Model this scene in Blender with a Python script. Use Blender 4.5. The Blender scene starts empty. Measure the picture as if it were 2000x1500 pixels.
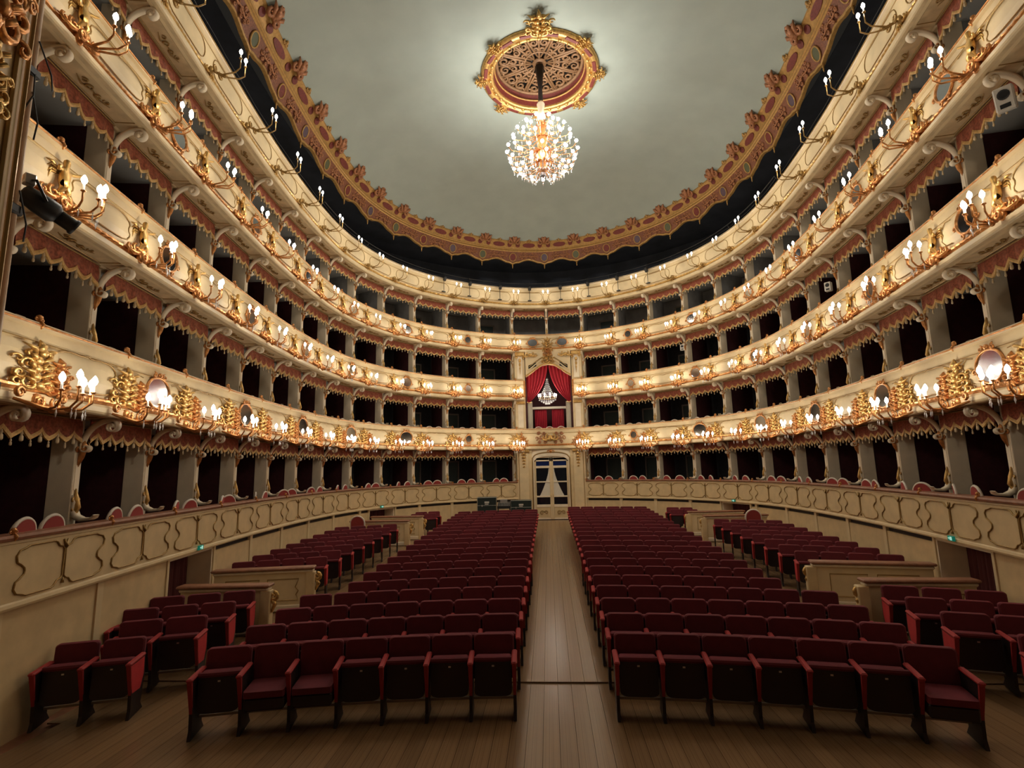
import bpy, math, random
from mathutils import Matrix, Vector
random.seed(7)
sc = bpy.context.scene
col = sc.collection
PI = math.pi

# ------------------------------------------------------------------ camera
CAM_X, CAM_Z, FPX = -0.128, 3.213, 1037.3
fw = Vector((-0.06401801, 0.98564523, 0.15622156))
rt = Vector((0.9974222, 0.06827993, -0.02206351))
up = Vector((0.03241359, -0.15440639, 0.98747558))
cd = bpy.data.cameras.new('camera')
cam = bpy.data.objects.new('camera', cd)
col.objects.link(cam)
m = Matrix.Identity(4)
for i in range(3):
    m[i][0] = rt[i]; m[i][1] = up[i]; m[i][2] = -fw[i]
m.translation = (CAM_X, 0, CAM_Z)
cam.matrix_world = m
cd.sensor_width = 36.0
cd.lens = FPX / 2000 * 36.0
cd.clip_start = 0.05
cd.clip_end = 200
sc.camera = cam

# ------------------------------------------------------------------ world, exposure
w = bpy.data.worlds.new('world'); sc.world = w
w.use_nodes = True
w.node_tree.nodes['Background'].inputs[0].default_value = (1.0, 0.88, 0.72, 1)
w.node_tree.nodes['Background'].inputs[1].default_value = 0.012
vs = sc.view_settings
vs.view_transform = 'Standard'
vs.look = 'None'
vs.gamma = 1.0
vs.use_curve_mapping = False
vs.exposure = 0.45
SCONCE_W = {1: 7.0, 2: 6.5, 3: 7.0, 4: 6.5}
CHANDELIER_W = 600.0
LAMP_COL = (1.0, 0.88, 0.70)

# ------------------------------------------------------------------ materials
def mat(name, color, rough=0.6, metal=0.0, emit=None, estr=0.0, sheen=0.0, spec=0.5, noise=0.0, nscale=8.0, bump=0.0, trans=0.0, rand=0.0, coat=0.0):
    mt = bpy.data.materials.new(name); mt.use_nodes = True
    nt = mt.node_tree; b = nt.nodes['Principled BSDF']
    b.inputs['Base Color'].default_value = (*color, 1)
    b.inputs['Roughness'].default_value = rough
    b.inputs['Metallic'].default_value = metal
    b.inputs['Specular IOR Level'].default_value = spec
    if coat: b.inputs['Coat Weight'].default_value = coat; b.inputs['Coat Roughness'].default_value = 0.15
    if sheen:
        b.inputs['Sheen Weight'].default_value = sheen
        b.inputs['Sheen Roughness'].default_value = 0.4
        b.inputs['Sheen Tint'].default_value = (min(1, color[0]*4), color[1]*4, color[2]*4, 1)
    if trans: b.inputs['Transmission Weight'].default_value = trans
    if emit:
        b.inputs['Emission Color'].default_value = (*emit, 1)
        b.inputs['Emission Strength'].default_value = estr
    src = None
    if noise or bump:
        tc = nt.nodes.new('ShaderNodeTexCoord')
        nz = nt.nodes.new('ShaderNodeTexNoise')
        nz.inputs['Scale'].default_value = nscale
        nz.inputs['Detail'].default_value = 4
        nt.links.new(tc.outputs['Object'], nz.inputs['Vector'])
        if noise:
            rp = nt.nodes.new('ShaderNodeValToRGB')
            rp.color_ramp.elements[0].position = 0.3
            rp.color_ramp.elements[1].position = 0.7
            rp.color_ramp.elements[0].color = (*[c*(1-noise) for c in color], 1)
            rp.color_ramp.elements[1].color = (*[min(1, c*(1+noise)) for c in color], 1)
            nt.links.new(nz.outputs['Fac'], rp.inputs[0])
            src = rp.outputs[0]
        if bump:
            bp = nt.nodes.new('ShaderNodeBump')
            bp.inputs['Strength'].default_value = bump
            bp.inputs['Distance'].default_value = 0.02
            nt.links.new(nz.outputs['Fac'], bp.inputs['Height'])
            nt.links.new(bp.outputs[0], b.inputs['Normal'])
    if rand:
        oi = nt.nodes.new('ShaderNodeObjectInfo')
        mr = nt.nodes.new('ShaderNodeMapRange')
        mr.inputs['To Min'].default_value = 1-rand; mr.inputs['To Max'].default_value = 1+rand
        nt.links.new(oi.outputs['Random'], mr.inputs['Value'])
        hs = nt.nodes.new('ShaderNodeHueSaturation')
        if src: nt.links.new(src, hs.inputs['Color'])
        else: hs.inputs['Color'].default_value = (*color, 1)
        nt.links.new(mr.outputs[0], hs.inputs['Value'])
        src = hs.outputs[0]
    if src: nt.links.new(src, b.inputs['Base Color'])
    return mt

M = {}
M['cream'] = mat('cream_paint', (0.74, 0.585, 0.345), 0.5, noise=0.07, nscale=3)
M['cream2'] = mat('cream_panel_paint', (0.70, 0.53, 0.29), 0.5, noise=0.08, nscale=4)
M['greycream'] = mat('grey_cream_paint', (0.84, 0.72, 0.53), 0.55, noise=0.06, nscale=4)
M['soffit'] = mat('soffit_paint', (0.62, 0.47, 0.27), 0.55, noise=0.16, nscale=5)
M['gold'] = mat('gilding', (0.62, 0.385, 0.13), 0.36, metal=0.75, noise=0.25, nscale=14, bump=0.4)
M['goldline'] = mat('gilt_moulding', (0.36, 0.22, 0.07), 0.4, metal=0.45)
M['redgold'] = mat('copper_gilding', (0.60, 0.27, 0.09), 0.34, metal=0.7, noise=0.3, nscale=16, bump=0.4)
M['railwood'] = mat('rail_wood', (0.30, 0.13, 0.07), 0.45, noise=0.2)
M['valance'] = mat('valance_cloth', (0.36, 0.105, 0.06), 0.8, noise=0.45, nscale=22, sheen=0.3)
M['fringe'] = mat('gold_fringe', (0.70, 0.44, 0.16), 0.6, noise=0.2, nscale=30)
M['tassel'] = mat('tassel_thread', (0.62, 0.47, 0.28), 0.6)
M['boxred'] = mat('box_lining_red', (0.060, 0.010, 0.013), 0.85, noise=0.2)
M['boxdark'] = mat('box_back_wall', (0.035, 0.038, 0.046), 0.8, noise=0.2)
M['boxceil'] = mat('box_ceiling_paint', (0.48, 0.49, 0.48), 0.8)
M['doorframe'] = mat('box_door_frame', (0.22, 0.19, 0.17), 0.7)
M['boxdoor'] = mat('box_door_leaf', (0.035, 0.06, 0.06), 0.6)
M['velvet'] = mat('maroon_velvet', (0.138, 0.013, 0.021), 0.85, sheen=0.25, noise=0.15, nscale=6, rand=0.12)
M['velvetend'] = mat('bright_red_velvet', (0.46, 0.022, 0.026), 0.7, sheen=0.5, noise=0.12, nscale=8)
M['velvetred'] = mat('red_velvet', (0.30, 0.018, 0.018), 0.7, sheen=0.5, noise=0.12, nscale=8)
M['seatwood'] = mat('seat_black_wood', (0.018, 0.009, 0.008), 0.5)
M['steel'] = mat('steel', (0.55, 0.54, 0.52), 0.35, metal=0.9)
M['palebar'] = mat('pale_metal_bar', (0.34, 0.29, 0.22), 0.5, metal=0.3)
M['ceiling'] = mat('ceiling_plaster', (0.345, 0.395, 0.352), 0.85, noise=0.05, nscale=1.2)
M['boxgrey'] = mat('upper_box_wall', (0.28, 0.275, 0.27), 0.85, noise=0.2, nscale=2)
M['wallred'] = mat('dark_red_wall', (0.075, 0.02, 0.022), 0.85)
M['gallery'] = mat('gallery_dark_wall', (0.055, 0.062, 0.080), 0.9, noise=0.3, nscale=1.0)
M['mirror'] = mat('old_mirror', (0.55, 0.56, 0.60), 0.10, metal=1.0)
M['white'] = mat('white_lacquer', (0.72, 0.64, 0.53), 0.4)
M['chairred'] = mat('chair_red_cloth', (0.30, 0.035, 0.03), 0.75, sheen=0.2)
M['curtain'] = mat('crimson_curtain', (0.42, 0.012, 0.03), 0.65, sheen=0.4)
M['doorcurtain'] = mat('dark_red_curtain', (0.10, 0.018, 0.02), 0.8)
M['whitecloth'] = mat('white_cloth', (0.72, 0.66, 0.55), 0.8)
M['candle'] = mat('candle_sleeve', (0.85, 0.80, 0.70), 0.5)
M['bulb'] = mat('lit_bulb', (1, 0.9, 0.75), 0.4, emit=(1.0, 0.93, 0.80), estr=16.0)
M['bulbc'] = mat('lit_globe_bulb', (1, 0.95, 0.9), 0.4, emit=(1.0, 0.95, 0.90), estr=9.0)
M['crystal'] = mat('crystal', (0.92, 0.92, 0.95), 0.10, trans=0.15, spec=0.9)
M['clearcrystal'] = mat('clear_crystal', (0.80, 0.80, 0.84), 0.08, trans=0.75, spec=0.7)
M['cornbrown'] = mat('cornice_brown', (0.20, 0.070, 0.034), 0.6, noise=0.35, nscale=20)
M['black'] = mat('black_metal', (0.012, 0.012, 0.013), 0.5)
M['case'] = mat('flight_case', (0.012, 0.022, 0.020), 0.45)
M['green'] = mat('exit_green', (0.0, 0.18, 0.12), 0.5, emit=(0.0, 0.35, 0.24), estr=0.15)
M['greenwhite'] = mat('exit_pictogram', (0.6, 0.9, 0.8), 0.5, emit=(0.5, 1.0, 0.85), estr=0.35)
M['blueglass'] = mat('blue_glass', (0.012, 0.022, 0.10), 0.08, spec=0.6)
M['darkglass'] = mat('dark_glass', (0.010, 0.011, 0.016), 0.08, spec=0.6)
M['corngold'] = mat('cornice_gold_paint', (0.44, 0.25, 0.075), 0.42, metal=0.35, noise=0.2, nscale=12)
M['cornred'] = mat('cornice_red', (0.16, 0.026, 0.018), 0.6, noise=0.3, nscale=20)
M['cornrelief'] = mat('cornice_relief', (0.36, 0.15, 0.065), 0.5, metal=0.25, noise=0.35, nscale=25)
M['speakerwhite'] = mat('white_plastic', (0.66, 0.62, 0.55), 0.5)
M['lattice'] = mat('rosette_lattice', (0.22, 0.12, 0.055), 0.5, metal=0.2, noise=0.2, nscale=10)
M['plasterpink'] = mat('pilaster_paint', (0.50, 0.34, 0.21), 0.55, noise=0.08)

def wood_mat():
    mt = bpy.data.materials.new('oak_planks'); mt.use_nodes = True
    nt = mt.node_tree; b = nt.nodes['Principled BSDF']
    tc = nt.nodes.new('ShaderNodeTexCoord'); mp = nt.nodes.new('ShaderNodeMapping')
    mp.inputs['Scale'].default_value = (9, 0.5, 9)
    nz = nt.nodes.new('ShaderNodeTexNoise'); nz.inputs['Scale'].default_value = 2.2; nz.inputs['Detail'].default_value = 6
    nt.links.new(tc.outputs['Object'], mp.inputs[0]); nt.links.new(mp.outputs[0], nz.inputs[0])
    rp = nt.nodes.new('ShaderNodeValToRGB')
    rp.color_ramp.elements[0].position = 0.3; rp.color_ramp.elements[0].color = (0.19, 0.105, 0.05, 1)
    rp.color_ramp.elements[1].position = 0.75; rp.color_ramp.elements[1].color = (0.34, 0.205, 0.10, 1)
    nt.links.new(nz.outputs['Fac'], rp.inputs[0])
    oi = nt.nodes.new('ShaderNodeObjectInfo'); mr = nt.nodes.new('ShaderNodeMapRange')
    mr.inputs['To Min'].default_value = 0.85; mr.inputs['To Max'].default_value = 1.12
    nt.links.new(oi.outputs['Random'], mr.inputs['Value'])
    hs = nt.nodes.new('ShaderNodeHueSaturation')
    nt.links.new(rp.outputs[0], hs.inputs['Color']); nt.links.new(mr.outputs[0], hs.inputs['Value'])
    nt.links.new(hs.outputs[0], b.inputs['Base Color'])
    b.inputs['Roughness'].default_value = 0.24
    b.inputs['Specular IOR Level'].default_value = 0.65
    return mt
M['wood'] = wood_mat()

# ------------------------------------------------------------------ horseshoe plan curve
JX = [0.0, 1.779, 3.416, 4.917, 6.222, 7.229, 7.914, 8.261, 8.329, 8.253, 8.078, 7.819, 7.522, 7.199, 6.877, 6.554]
JY = [28.42, 28.172, 27.507, 26.53, 25.262, 23.734, 21.993, 20.114, 18.167, 16.173, 14.177, 12.195, 10.237, 8.324, 6.438, 4.551]
def cpt(i):
    if i < 0: return (-JX[-i], JY[-i])
    if i > 15:
        return (2*JX[15]-JX[14]+(i-16)*(JX[15]-JX[14]), 2*JY[15]-JY[14]+(i-16)*(JY[15]-JY[14]))
    return (JX[i], JY[i])
def curve(u):
    s = 1 if u >= 0 else -1; a = abs(u)
    i = int(a); t = a-i
    p = [cpt(i-1), cpt(i), cpt(i+1), cpt(i+2)]
    q = []
    for d in (0, 1):
        p0, p1, p2, p3 = p[0][d], p[1][d], p[2][d], p[3][d]
        q.append(.5*((2*p1)+(-p0+p2)*t+(2*p0-5*p1+4*p2-p3)*t*t+(-p0+3*p1-3*p2+p3)*t**3))
    return s*q[0], q[1]
_fr = {}
def frame2(u):
    k = round(u, 4)
    if k not in _fr:
        a = curve(u-.01); b = curve(u+.01); c = curve(u)
        dx, dy = b[0]-a[0], b[1]-a[1]; L = math.hypot(dx, dy)
        _fr[k] = (c[0], c[1], dx/L, dy/L)
    return _fr[k]
def S(u, n, z):
    x, y, tx, ty = frame2(u)
    return (x-ty*n, y+tx*n, z)
def F(u, n, z):                       # frame: x along the curve, y outward from the hall, z up
    x, y, tx, ty = frame2(u)
    m = Matrix(((tx, -ty, 0, x-ty*n), (ty, tx, 0, y+tx*n), (0, 0, 1, z), (0, 0, 0, 1)))
    return m
def baylen(u0, u1):
    a = curve(u0); b = curve(u1)
    return math.hypot(a[0]-b[0], a[1]-b[1])
def floor_z(y): return max(0.0, 0.025*(y-7.3))

# ------------------------------------------------------------------ mesh builder
class MB:
    def __init__(s): s.v = []; s.f = []
    def add(s, vv, ff):
        o = len(s.v); s.v.extend(vv); s.f.extend([tuple(i+o for i in f) for f in ff]); return s
    def box(s, x0, x1, y0, y1, z0, z1):
        vv = [(x, y, z) for z in (z0, z1) for y in (y0, y1) for x in (x0, x1)]
        return s.add(vv, [(0, 2, 3, 1), (4, 5, 7, 6), (0, 1, 5, 4), (2, 6, 7, 3), (0, 4, 6, 2), (1, 3, 7, 5)])
    def cbox(s, x0, x1, y0, y1, z0, z1, b):
        c = ((x0+x1)/2, (y0+y1)/2, (z0+z1)/2); h = ((x1-x0)/2, (y1-y0)/2, (z1-z0)/2)
        b = min(b, *[q*.98 for q in h]); vv = []; idx = {}
        for sx in (-1, 1):
            for sy in (-1, 1):
                for sz in (-1, 1):
                    for ax in range(3):
                        p = [c[0]+sx*(h[0]-(b if ax != 0 else 0)), c[1]+sy*(h[1]-(b if ax != 1 else 0)), c[2]+sz*(h[2]-(b if ax != 2 else 0))]
                        idx[(sx, sy, sz, ax)] = len(vv); vv.append(tuple(p))
        ff = []
        for ax in range(3):
            o = [i for i in range(3) if i != ax]
            for sg in (-1, 1):
                q = []
                for a, bb in ((-1, -1), (1, -1), (1, 1), (-1, 1)):
                    k = [0, 0, 0]; k[ax] = sg; k[o[0]] = a; k[o[1]] = bb
                    q.append(idx[(*k, ax)])
                ff.append(tuple(q))
        for ax in range(3):
            o = [i for i in range(3) if i != ax]
            for a in (-1, 1):
                for bb in (-1, 1):
                    k = [0, 0, 0]; k[o[0]] = a; k[o[1]] = bb
                    k1 = list(k); k1[ax] = -1; k2 = list(k); k2[ax] = 1
                    ff.append((idx[(*k1, o[0])], idx[(*k2, o[0])], idx[(*k2, o[1])], idx[(*k1, o[1])]))
        for sx in (-1, 1):
            for sy in (-1, 1):
                for sz in (-1, 1):
                    ff.append(tuple(idx[(sx, sy, sz, a)] for a in range(3)))
        return s.add(vv, ff)
    def tube(s, pts, r, k=6, closed=False):
        pts = [Vector(p) for p in pts]; n = len(pts)
        rr = r if isinstance(r, (list, tuple)) else [r]*n
        vv = []; prev = None
        for i, p in enumerate(pts):
            if closed: t = pts[(i+1) % n]-pts[i-1]
            else: t = pts[min(i+1, n-1)]-pts[max(i-1, 0)]
            if t.length < 1e-9: t = Vector((0, 0, 1))
            t.normalize()
            if prev is None:
                a = Vector((0, 0, 1)) if abs(t.z) < .9 else Vector((1, 0, 0))
            else: a = prev
            e1 = (a-t*a.dot(t))
            if e1.length < 1e-6: e1 = t.orthogonal()
            e1.normalize(); prev = e1; e2 = t.cross(e1)
            for j in range(k):
                an = 2*PI*j/k
                vv.append(tuple(p+(e1*math.cos(an)+e2*math.sin(an))*rr[i]))
        ff = []
        for i in range(n if closed else n-1):
            a = i*k; b = ((i+1) % n)*k
            for j in range(k):
                ff.append((a+j, a+(j+1) % k, b+(j+1) % k, b+j))
        if not closed:
            ff.append(tuple(reversed(range(k)))); ff.append(tuple(range((n-1)*k, n*k)))
        return s.add(vv, ff)
    def lathe(s, prof, k=12, c=(0, 0, 0), sx=1, sy=1):
        vv = []; ff = []; n = len(prof)
        for (r, z) in prof:
            for j in range(k):
                a = 2*PI*j/k
                vv.append((c[0]+sx*r*math.cos(a), c[1]+sy*r*math.sin(a), c[2]+z))
        for i in range(n-1):
            for j in range(k):
                ff.append((i*k+j, i*k+(j+1) % k, (i+1)*k+(j+1) % k, (i+1)*k+j))
        ff.append(tuple(reversed(range(k)))); ff.append(tuple(range((n-1)*k, n*k)))
        return s.add(vv, ff)
    def ball(s, c, r, k=8, n=5):
        if not isinstance(r, tuple): r = (r, r, r)
        vv = [(c[0], c[1], c[2]-r[2])]; ff = []
        for i in range(1, n):
            a = -PI/2+PI*i/n
            for j in range(k):
                b = 2*PI*j/k
                vv.append((c[0]+r[0]*math.cos(a)*math.cos(b), c[1]+r[1]*math.cos(a)*math.sin(b), c[2]+r[2]*math.sin(a)))
        vv.append((c[0], c[1], c[2]+r[2])); L = len(vv)-1
        for j in range(k):
            ff.append((0, 1+(j+1) % k, 1+j))
            ff.append((L, L-k+j, L-k+(j+1) % k))
        for i in range(n-2):
            for j in range(k):
                a = 1+i*k; ff.append((a+j, a+(j+1) % k, a+k+(j+1) % k, a+k+j))
        return s.add(vv, ff)
    def grid(s, rows, closed=False):
        n = len(rows[0]); vv = [p for r in rows for p in r]; ff = []
        for i in range(len(rows)-1):
            for j in range(n if closed else n-1):
                ff.append((i*n+j, i*n+(j+1) % n, (i+1)*n+(j+1) % n, (i+1)*n+j))
        return s.add(vv, ff)
    def sweep(s, prof, u0, u1, seg=6, cap=True, wob=None):
        rows = []
        for i in range(seg+1):
            u = u0+(u1-u0)*i/seg
            rows.append([S(u, n+(wob(i, j) if wob else 0), z) for j, (n, z) in enumerate(prof)])
        o = len(s.v); s.grid(rows)
        if cap:
            k = len(prof); s.f.append(tuple(range(o, o+k))); s.f.append(tuple(reversed(range(o+seg*k, o+seg*k+k))))
        return s
    def prism(s, poly, h0, h1, mp):
        n = len(poly)
        vv = [mp(a, b, h0) for a, b in poly]+[mp(a, b, h1) for a, b in poly]
        ff = [tuple(range(n)), tuple(reversed(range(n, 2*n)))]
        ff += [(i, i+n, (i+1) % n+n, (i+1) % n) for i in range(n)]
        return s.add(vv, ff)
    def ribbon(s, path, width, thick):       # path in (y, z); section width along x
        n = len(path); rows = []
        for i, (y, z) in enumerate(path):
            a = path[max(i-1, 0)]; b = path[min(i+1, n-1)]
            dy, dz = b[0]-a[0], b[1]-a[1]; L = math.hypot(dy, dz) or 1
            ny, nz = -dz/L, dy/L
            t = thick[i] if isinstance(thick, list) else thick
            h = width/2
            rows.append([(-h, y-ny*t, z-nz*t), (h, y-ny*t, z-nz*t), (h, y+ny*t, z+nz*t), (-h, y+ny*t, z+nz*t)])
        o = len(s.v); s.grid(rows, closed=True)
        s.f.append((o, o+1, o+2, o+3)); e = o+4*(n-1); s.f.append((e+3, e+2, e+1, e))
        return s
    def spiral(s, c, r0, turns, a0, sgn, tr, plane='xz', y=0.0, k=5, r1=0.25):
        pts = []; rr = []; n = int(8*turns)+3
        for i in range(n):
            t = i/(n-1); a = a0+sgn*2*PI*turns*t; r = r0*(1-(1-r1)*t)
            if plane == 'xz': pts.append((c[0]+r*math.cos(a), y-0.25*r0*t, c[1]+r*math.sin(a)))
            elif plane == 'yz': pts.append((y, c[0]+r*math.cos(a), c[1]+r*math.sin(a)))
            else: pts.append((c[0]+r*math.cos(a), c[1]+r*math.sin(a), y-0.25*r0*t))
            rr.append(tr*(0.55+0.75*math.sin(PI*min(1, t*1.1+.1))))
        return s.tube(pts, rr, k)
    def mesh(s, name, mt, smooth=False):
        me = bpy.data.meshes.new(name)
        me.from_pydata(s.v, [], s.f)
        if mt: me.materials.append(M[mt] if isinstance(mt, str) else mt)
        if smooth: me.polygons.foreach_set('use_smooth', [True]*len(me.polygons))
        me.update()
        return me

def link(name, me, parent=None, mx=None):
    o = bpy.data.objects.new(name, me); col.objects.link(o)
    if parent is not None: o.parent = parent
    if mx is not None: o.matrix_basis = mx
    return o
def put(name, mb, mt, parent=None, mx=None, smooth=False):
    return link(name, mb.mesh(name, mt, smooth), parent, mx)
def tag(o, label, cat, group=None):
    o['label'] = label; o['category'] = cat
    if group: o['group'] = group
    return o
def thing(name, label, cat, mx=None, group=None):
    o = bpy.data.objects.new(name, None); col.objects.link(o); o.empty_display_size = 0.1
    if mx is not None: o.matrix_basis = mx
    return tag(o, label, cat, group)
def struct(o, label=None, cat=None):
    o['kind'] = 'structure'
    if label: o['label'] = label
    if cat: o['category'] = cat
    return o
def sthing(name, label, cat, mx=None):
    return struct(thing(name, label, cat, mx))
def T(x, y, z, rz=0, sc_=1):
    return Matrix.Translation((x, y, z)) @ Matrix.Rotation(rz, 4, 'Z') @ Matrix.Scale(sc_, 4)
def TS(x, y, z, sx, sy, sz):
    return Matrix.Translation((x, y, z)) @ Matrix.Diagonal((sx, sy, sz, 1))

ORD = ['zeroth', 'first', 'second', 'third', 'fourth', 'fifth', 'sixth', 'seventh', 'eighth', 'ninth', 'tenth', 'eleventh', 'twelfth', 'thirteenth', 'fourteenth', 'fifteenth', 'sixteenth', 'seventeenth', 'eighteenth', 'nineteenth', 'twentieth', 'twenty-first']
TIERNAME = ['ground tier', 'first tier', 'second tier', 'third tier', 'top gallery']
def colpos(j):
    if j == 0: return 'on the centre axis'
    return f"{ORD[abs(j)]} {'left' if j < 0 else 'right'} of centre"
def baypos(j):                        # bay j..j+1
    k = j+1 if j >= 0 else -j
    return f"{ORD[k]} bay {'left' if j < 0 else 'right'} of centre"

# heights of lip bottom and rail top
TZ = {0: (1.62, 2.52), 1: (4.16, 5.27), 2: (6.79, 7.88), 3: (9.41, 10.41), 4: (11.90, 13.08)}
BOXF = {0: 1.72, 1: 4.30, 2: 6.93, 3: 9.55, 4: 12.04}
UEND = 14.62
BAYS = [(j, max(-UEND, j), min(UEND, j+1)) for j in range(-15, 15)]

# ================================================================== SETTING
# floor with planks
fl = struct(bpy.data.objects.new('floor', None), 'brown oak plank floor of the stalls rising gently to the back', 'floor')
col.objects.link(fl)
def y_back(x):
    best = 28.3
    if abs(x) < 1.8: return 28.25
    for i in range(10, 140):
        u = i/10; p = S(u, 0.0, 0)
        if p[1] > 17 and abs(p[0]) >= abs(x): return p[1]
    return 0
base = MB()
pl_f = MB().cbox(-.5, .5, 0, 1, -.03, 0, .0)
pw = 0.20
def plank_mesh(nm):
    g = .004/pw
    mb = MB(); vv = [(-.5+g/2, 0, 0), (.5-g/2, 0, 0), (.5-g/2, 1, 0), (-.5+g/2, 1, 0), (-.5, 0, -.02), (.5, 0, -.02), (.5, 1, -.02), (-.5, 1, -.02)]
    mb.add(vv, [(0, 1, 2, 3), (0, 4, 5, 1), (1, 5, 6, 2), (2, 6, 7, 3), (3, 7, 4, 0)])
    return mb.mesh(nm, 'wood')
plm = plank_mesh('plank')
YF0, YT = 3.1, 8.62
nx = 41
for i in range(-nx, nx+1):
    x = i*pw
    a = abs(x)
    y0 = YF0
    if a > 6.4:
        y0 = max(YF0, (a-6.3)/0.17*1.0+4.3) if a < 8.2 else 16.5
    yb = y_back(x)
    if yb <= 0: continue
    if y0 < YT:
        link('plank', plm, fl, Matrix(((pw, 0, 0, x), (0, YT-y0, 0, y0), (0, 0, 1, floor_z(YT)*0), (0, 0, 0, 1))))
    ys = max(YT, y0); L = yb-ys
    if L <= 0.2: continue
    mx = Matrix.Translation((x, ys, floor_z(ys)-.012)) @ Matrix.Rotation(math.atan(.025), 4, 'X') @ Matrix.Diagonal((pw, L-.006, 1, 1))
    link('plank', plm, fl, mx)
sub = MB(); sub.add([(-9, 3, -.03), (9, 3, -.03), (9, 7.3, -.05), (-9, 7.3, -.05), (9, 29, .48), (-9, 29, .48)], [(0, 1, 2, 3), (3, 2, 4, 5)])
put('subfloor', sub, 'railwood', fl)
# stage edge under the viewpoint
stg = MB().box(-6.0, 6.0, -4, 2.85, 1.35, 1.5).box(-6, 6, 2.75, 2.85, 0, 1.35)
struct(put('floor_stage', stg, 'railwood'), 'dark wooden stage apron in front of the stalls', 'floor')

# ceiling: shallow vault inside the cornice
CE_N, CE_Z0, CE_Z1 = -0.50, 15.56, 16.68
mb = MB(); rows = []
rim = [S(-15+30*i/120, CE_N, CE_Z0) for i in range(121)]
rim += [(rim[-1][0]*(1-2*i/12), 2.6, CE_Z0) for i in range(0, 13)]
cx, cy = 0.0, 16.6
R0 = 1.72
for t in (0, .06, .14, .25, .4, .6, .8, 1):
    row = []
    for p in rim:
        dx, dy = p[0]-cx, p[1]-cy; L = math.hypot(dx, dy)
        k = (R0+(L-R0)*t)/L
        h = CE_Z0+(CE_Z1-CE_Z0)*math.sqrt(max(0, 1-t**2.2))
        row.append((cx+dx*k, cy+dy*k, h))
    rows.append(row)
mb.grid(rows, closed=True)
ceil = struct(put('ceiling', mb, 'ceiling', smooth=True), 'grey-green plaster vault above the horseshoe of boxes', 'ceiling')

# parterre wall below the ground boxes
wp = sthing('wall_parterre', 'cream wall of quatrefoil panels curving round the stalls', 'wall')
DOORS = [(-11.95, -11.02), (-5.66, -4.80), (4.92, 5.80), (11.08, 12.0)]
def low_breaks():
    br = set([-UEND, UEND]) | set(range(-14, 15))
    br -= {0}
    for a, b in DOORS:
        br = {q for q in br if not (a-.2 < q < b+.2)}
        br |= {a, b}
    return sorted(br)
br = low_breaks()
for a, b in zip(br[:-1], br[1:]):
    if (a, b) in DOORS or (a == -1 and b == 1): continue
    zf = -0.1
    zs = 1.485 if abs(a+b)/2 < 12 else 1.60
    mb = MB().sweep([(.30, zf), (.07, zf), (.07, zs), (.30, zs)], a, b, 6)
    put('lower_panel', mb, 'cream2', wp)
    if zs < 1.6: put('vent_slot', MB().sweep([(.12, 1.485), (.12, 1.60), (.3, 1.60), (.3, 1.485)], a, b, 6), 'seatwood', wp)
    s_ = .045/max(.05, baylen(a, b))*(b-a)
    mb = MB().sweep([(.30, zf), (.045, zf), (.045, 1.60), (.30, 1.60)], a, a+s_*1.6, 1)
    mb.sweep([(.30, zf), (.045, zf), (.045, 1.60), (.30, 1.60)], b-s_*1.6, b, 1)
    put('pilaster_strip', mb, 'cream', wp)
QF = [(.008, .24), (.028, .29), (.06, .31), (.085, .385), (.11, .41), (.34, .41), (.375, .375), (.42, .35), (.445, .27), (.435, .16), (.405, .12), (.37, .05), (.365, 0)]
QF = QF+[(x, -z) for x, z in reversed(QF[:-1])]
QL = [(-x, z) for x, z in reversed(QF)]
for j, u0, u1 in BAYS:
    if j in (-1, 0): continue
    zb, zt = TZ[0]
    mb = MB().sweep([(.26, 1.60), (-.02, 1.60), (-.03, 1.63), (-.02, 1.67), (0, 1.69), (0, 2.40), (-.012, 2.41), (0, 2.44), (.26, 2.44)], u0, u1, 6)
    pn = put('parapet_panel', mb, 'cream2', wp)
    mb = MB().sweep([(.0, 2.44), (-.04, 2.455), (-.05, 2.485), (-.04, 2.52), (.26, 2.52), (.28, 2.48), (.26, 2.44)], u0, u1, 6)
    put('hand_rail', mb, 'railwood', wp)
    if u1-u0 < .9: continue
    um = (u0+u1)/2
    for hf in (QF, QL):
        mb = MB().tube([S(um+x, -.010, 2.045+z*.76) for x, z in hf], .0125, 5, closed=True)
        put('gilded_frame', mb, 'goldline', pn, smooth=True)
    mb = MB().tube([S(um-.02, -.012, 2.36), S(um, -.02, 2.26), S(um+.02, -.012, 2.36)], [.012, .03, .008], 5)
    mb.tube([S(um, -.012, 1.76), S(um, -.02, 1.83)], [.025, .008], 5)
    put('gilded_leaf', mb, 'goldline', pn, smooth=True)

# doorways in the parterre wall
for k, (a, b) in enumerate(DOORS):
    um = (a+b)/2; L = baylen(a, b); mx = F(um, .07, floor_z(curve(um)[1])-.05)
    zt = 1.60-(floor_z(curve(um)[1])-.05)
    near = 'front' if abs(um) > 9 else 'rear'; sd = 'left' if um < 0 else 'right'
    d = sthing(f'door_{k+2}', f'dark curtained doorway in the {sd} parterre wall near the {near} barriers', 'doorway', mx)
    h = L/2
    put('jamb', MB().box(-h-.02, -h+.05, 0, .9, 0, zt), 'greycream', d)
    put('jamb', MB().box(h-.05, h+.02, 0, .9, 0, zt), 'greycream', d)
    put('lintel', MB().box(-h, h, 0, .9, zt-.06, zt), 'greycream', d)
    put('back_wall', MB().box(-h, h, .88, .92, 0, zt), 'boxdark', d)
    rows = []
    for z in (0, zt-.06):
        rows.append([(-h+.06+(2*h-.12)*i/60, .5+.04*math.sin(i*1.3)+.015*math.sin(i*.7), z) for i in range(61)])
    put('curtain', MB().grid(rows), 'doorcurtain', d, smooth=True)
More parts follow.
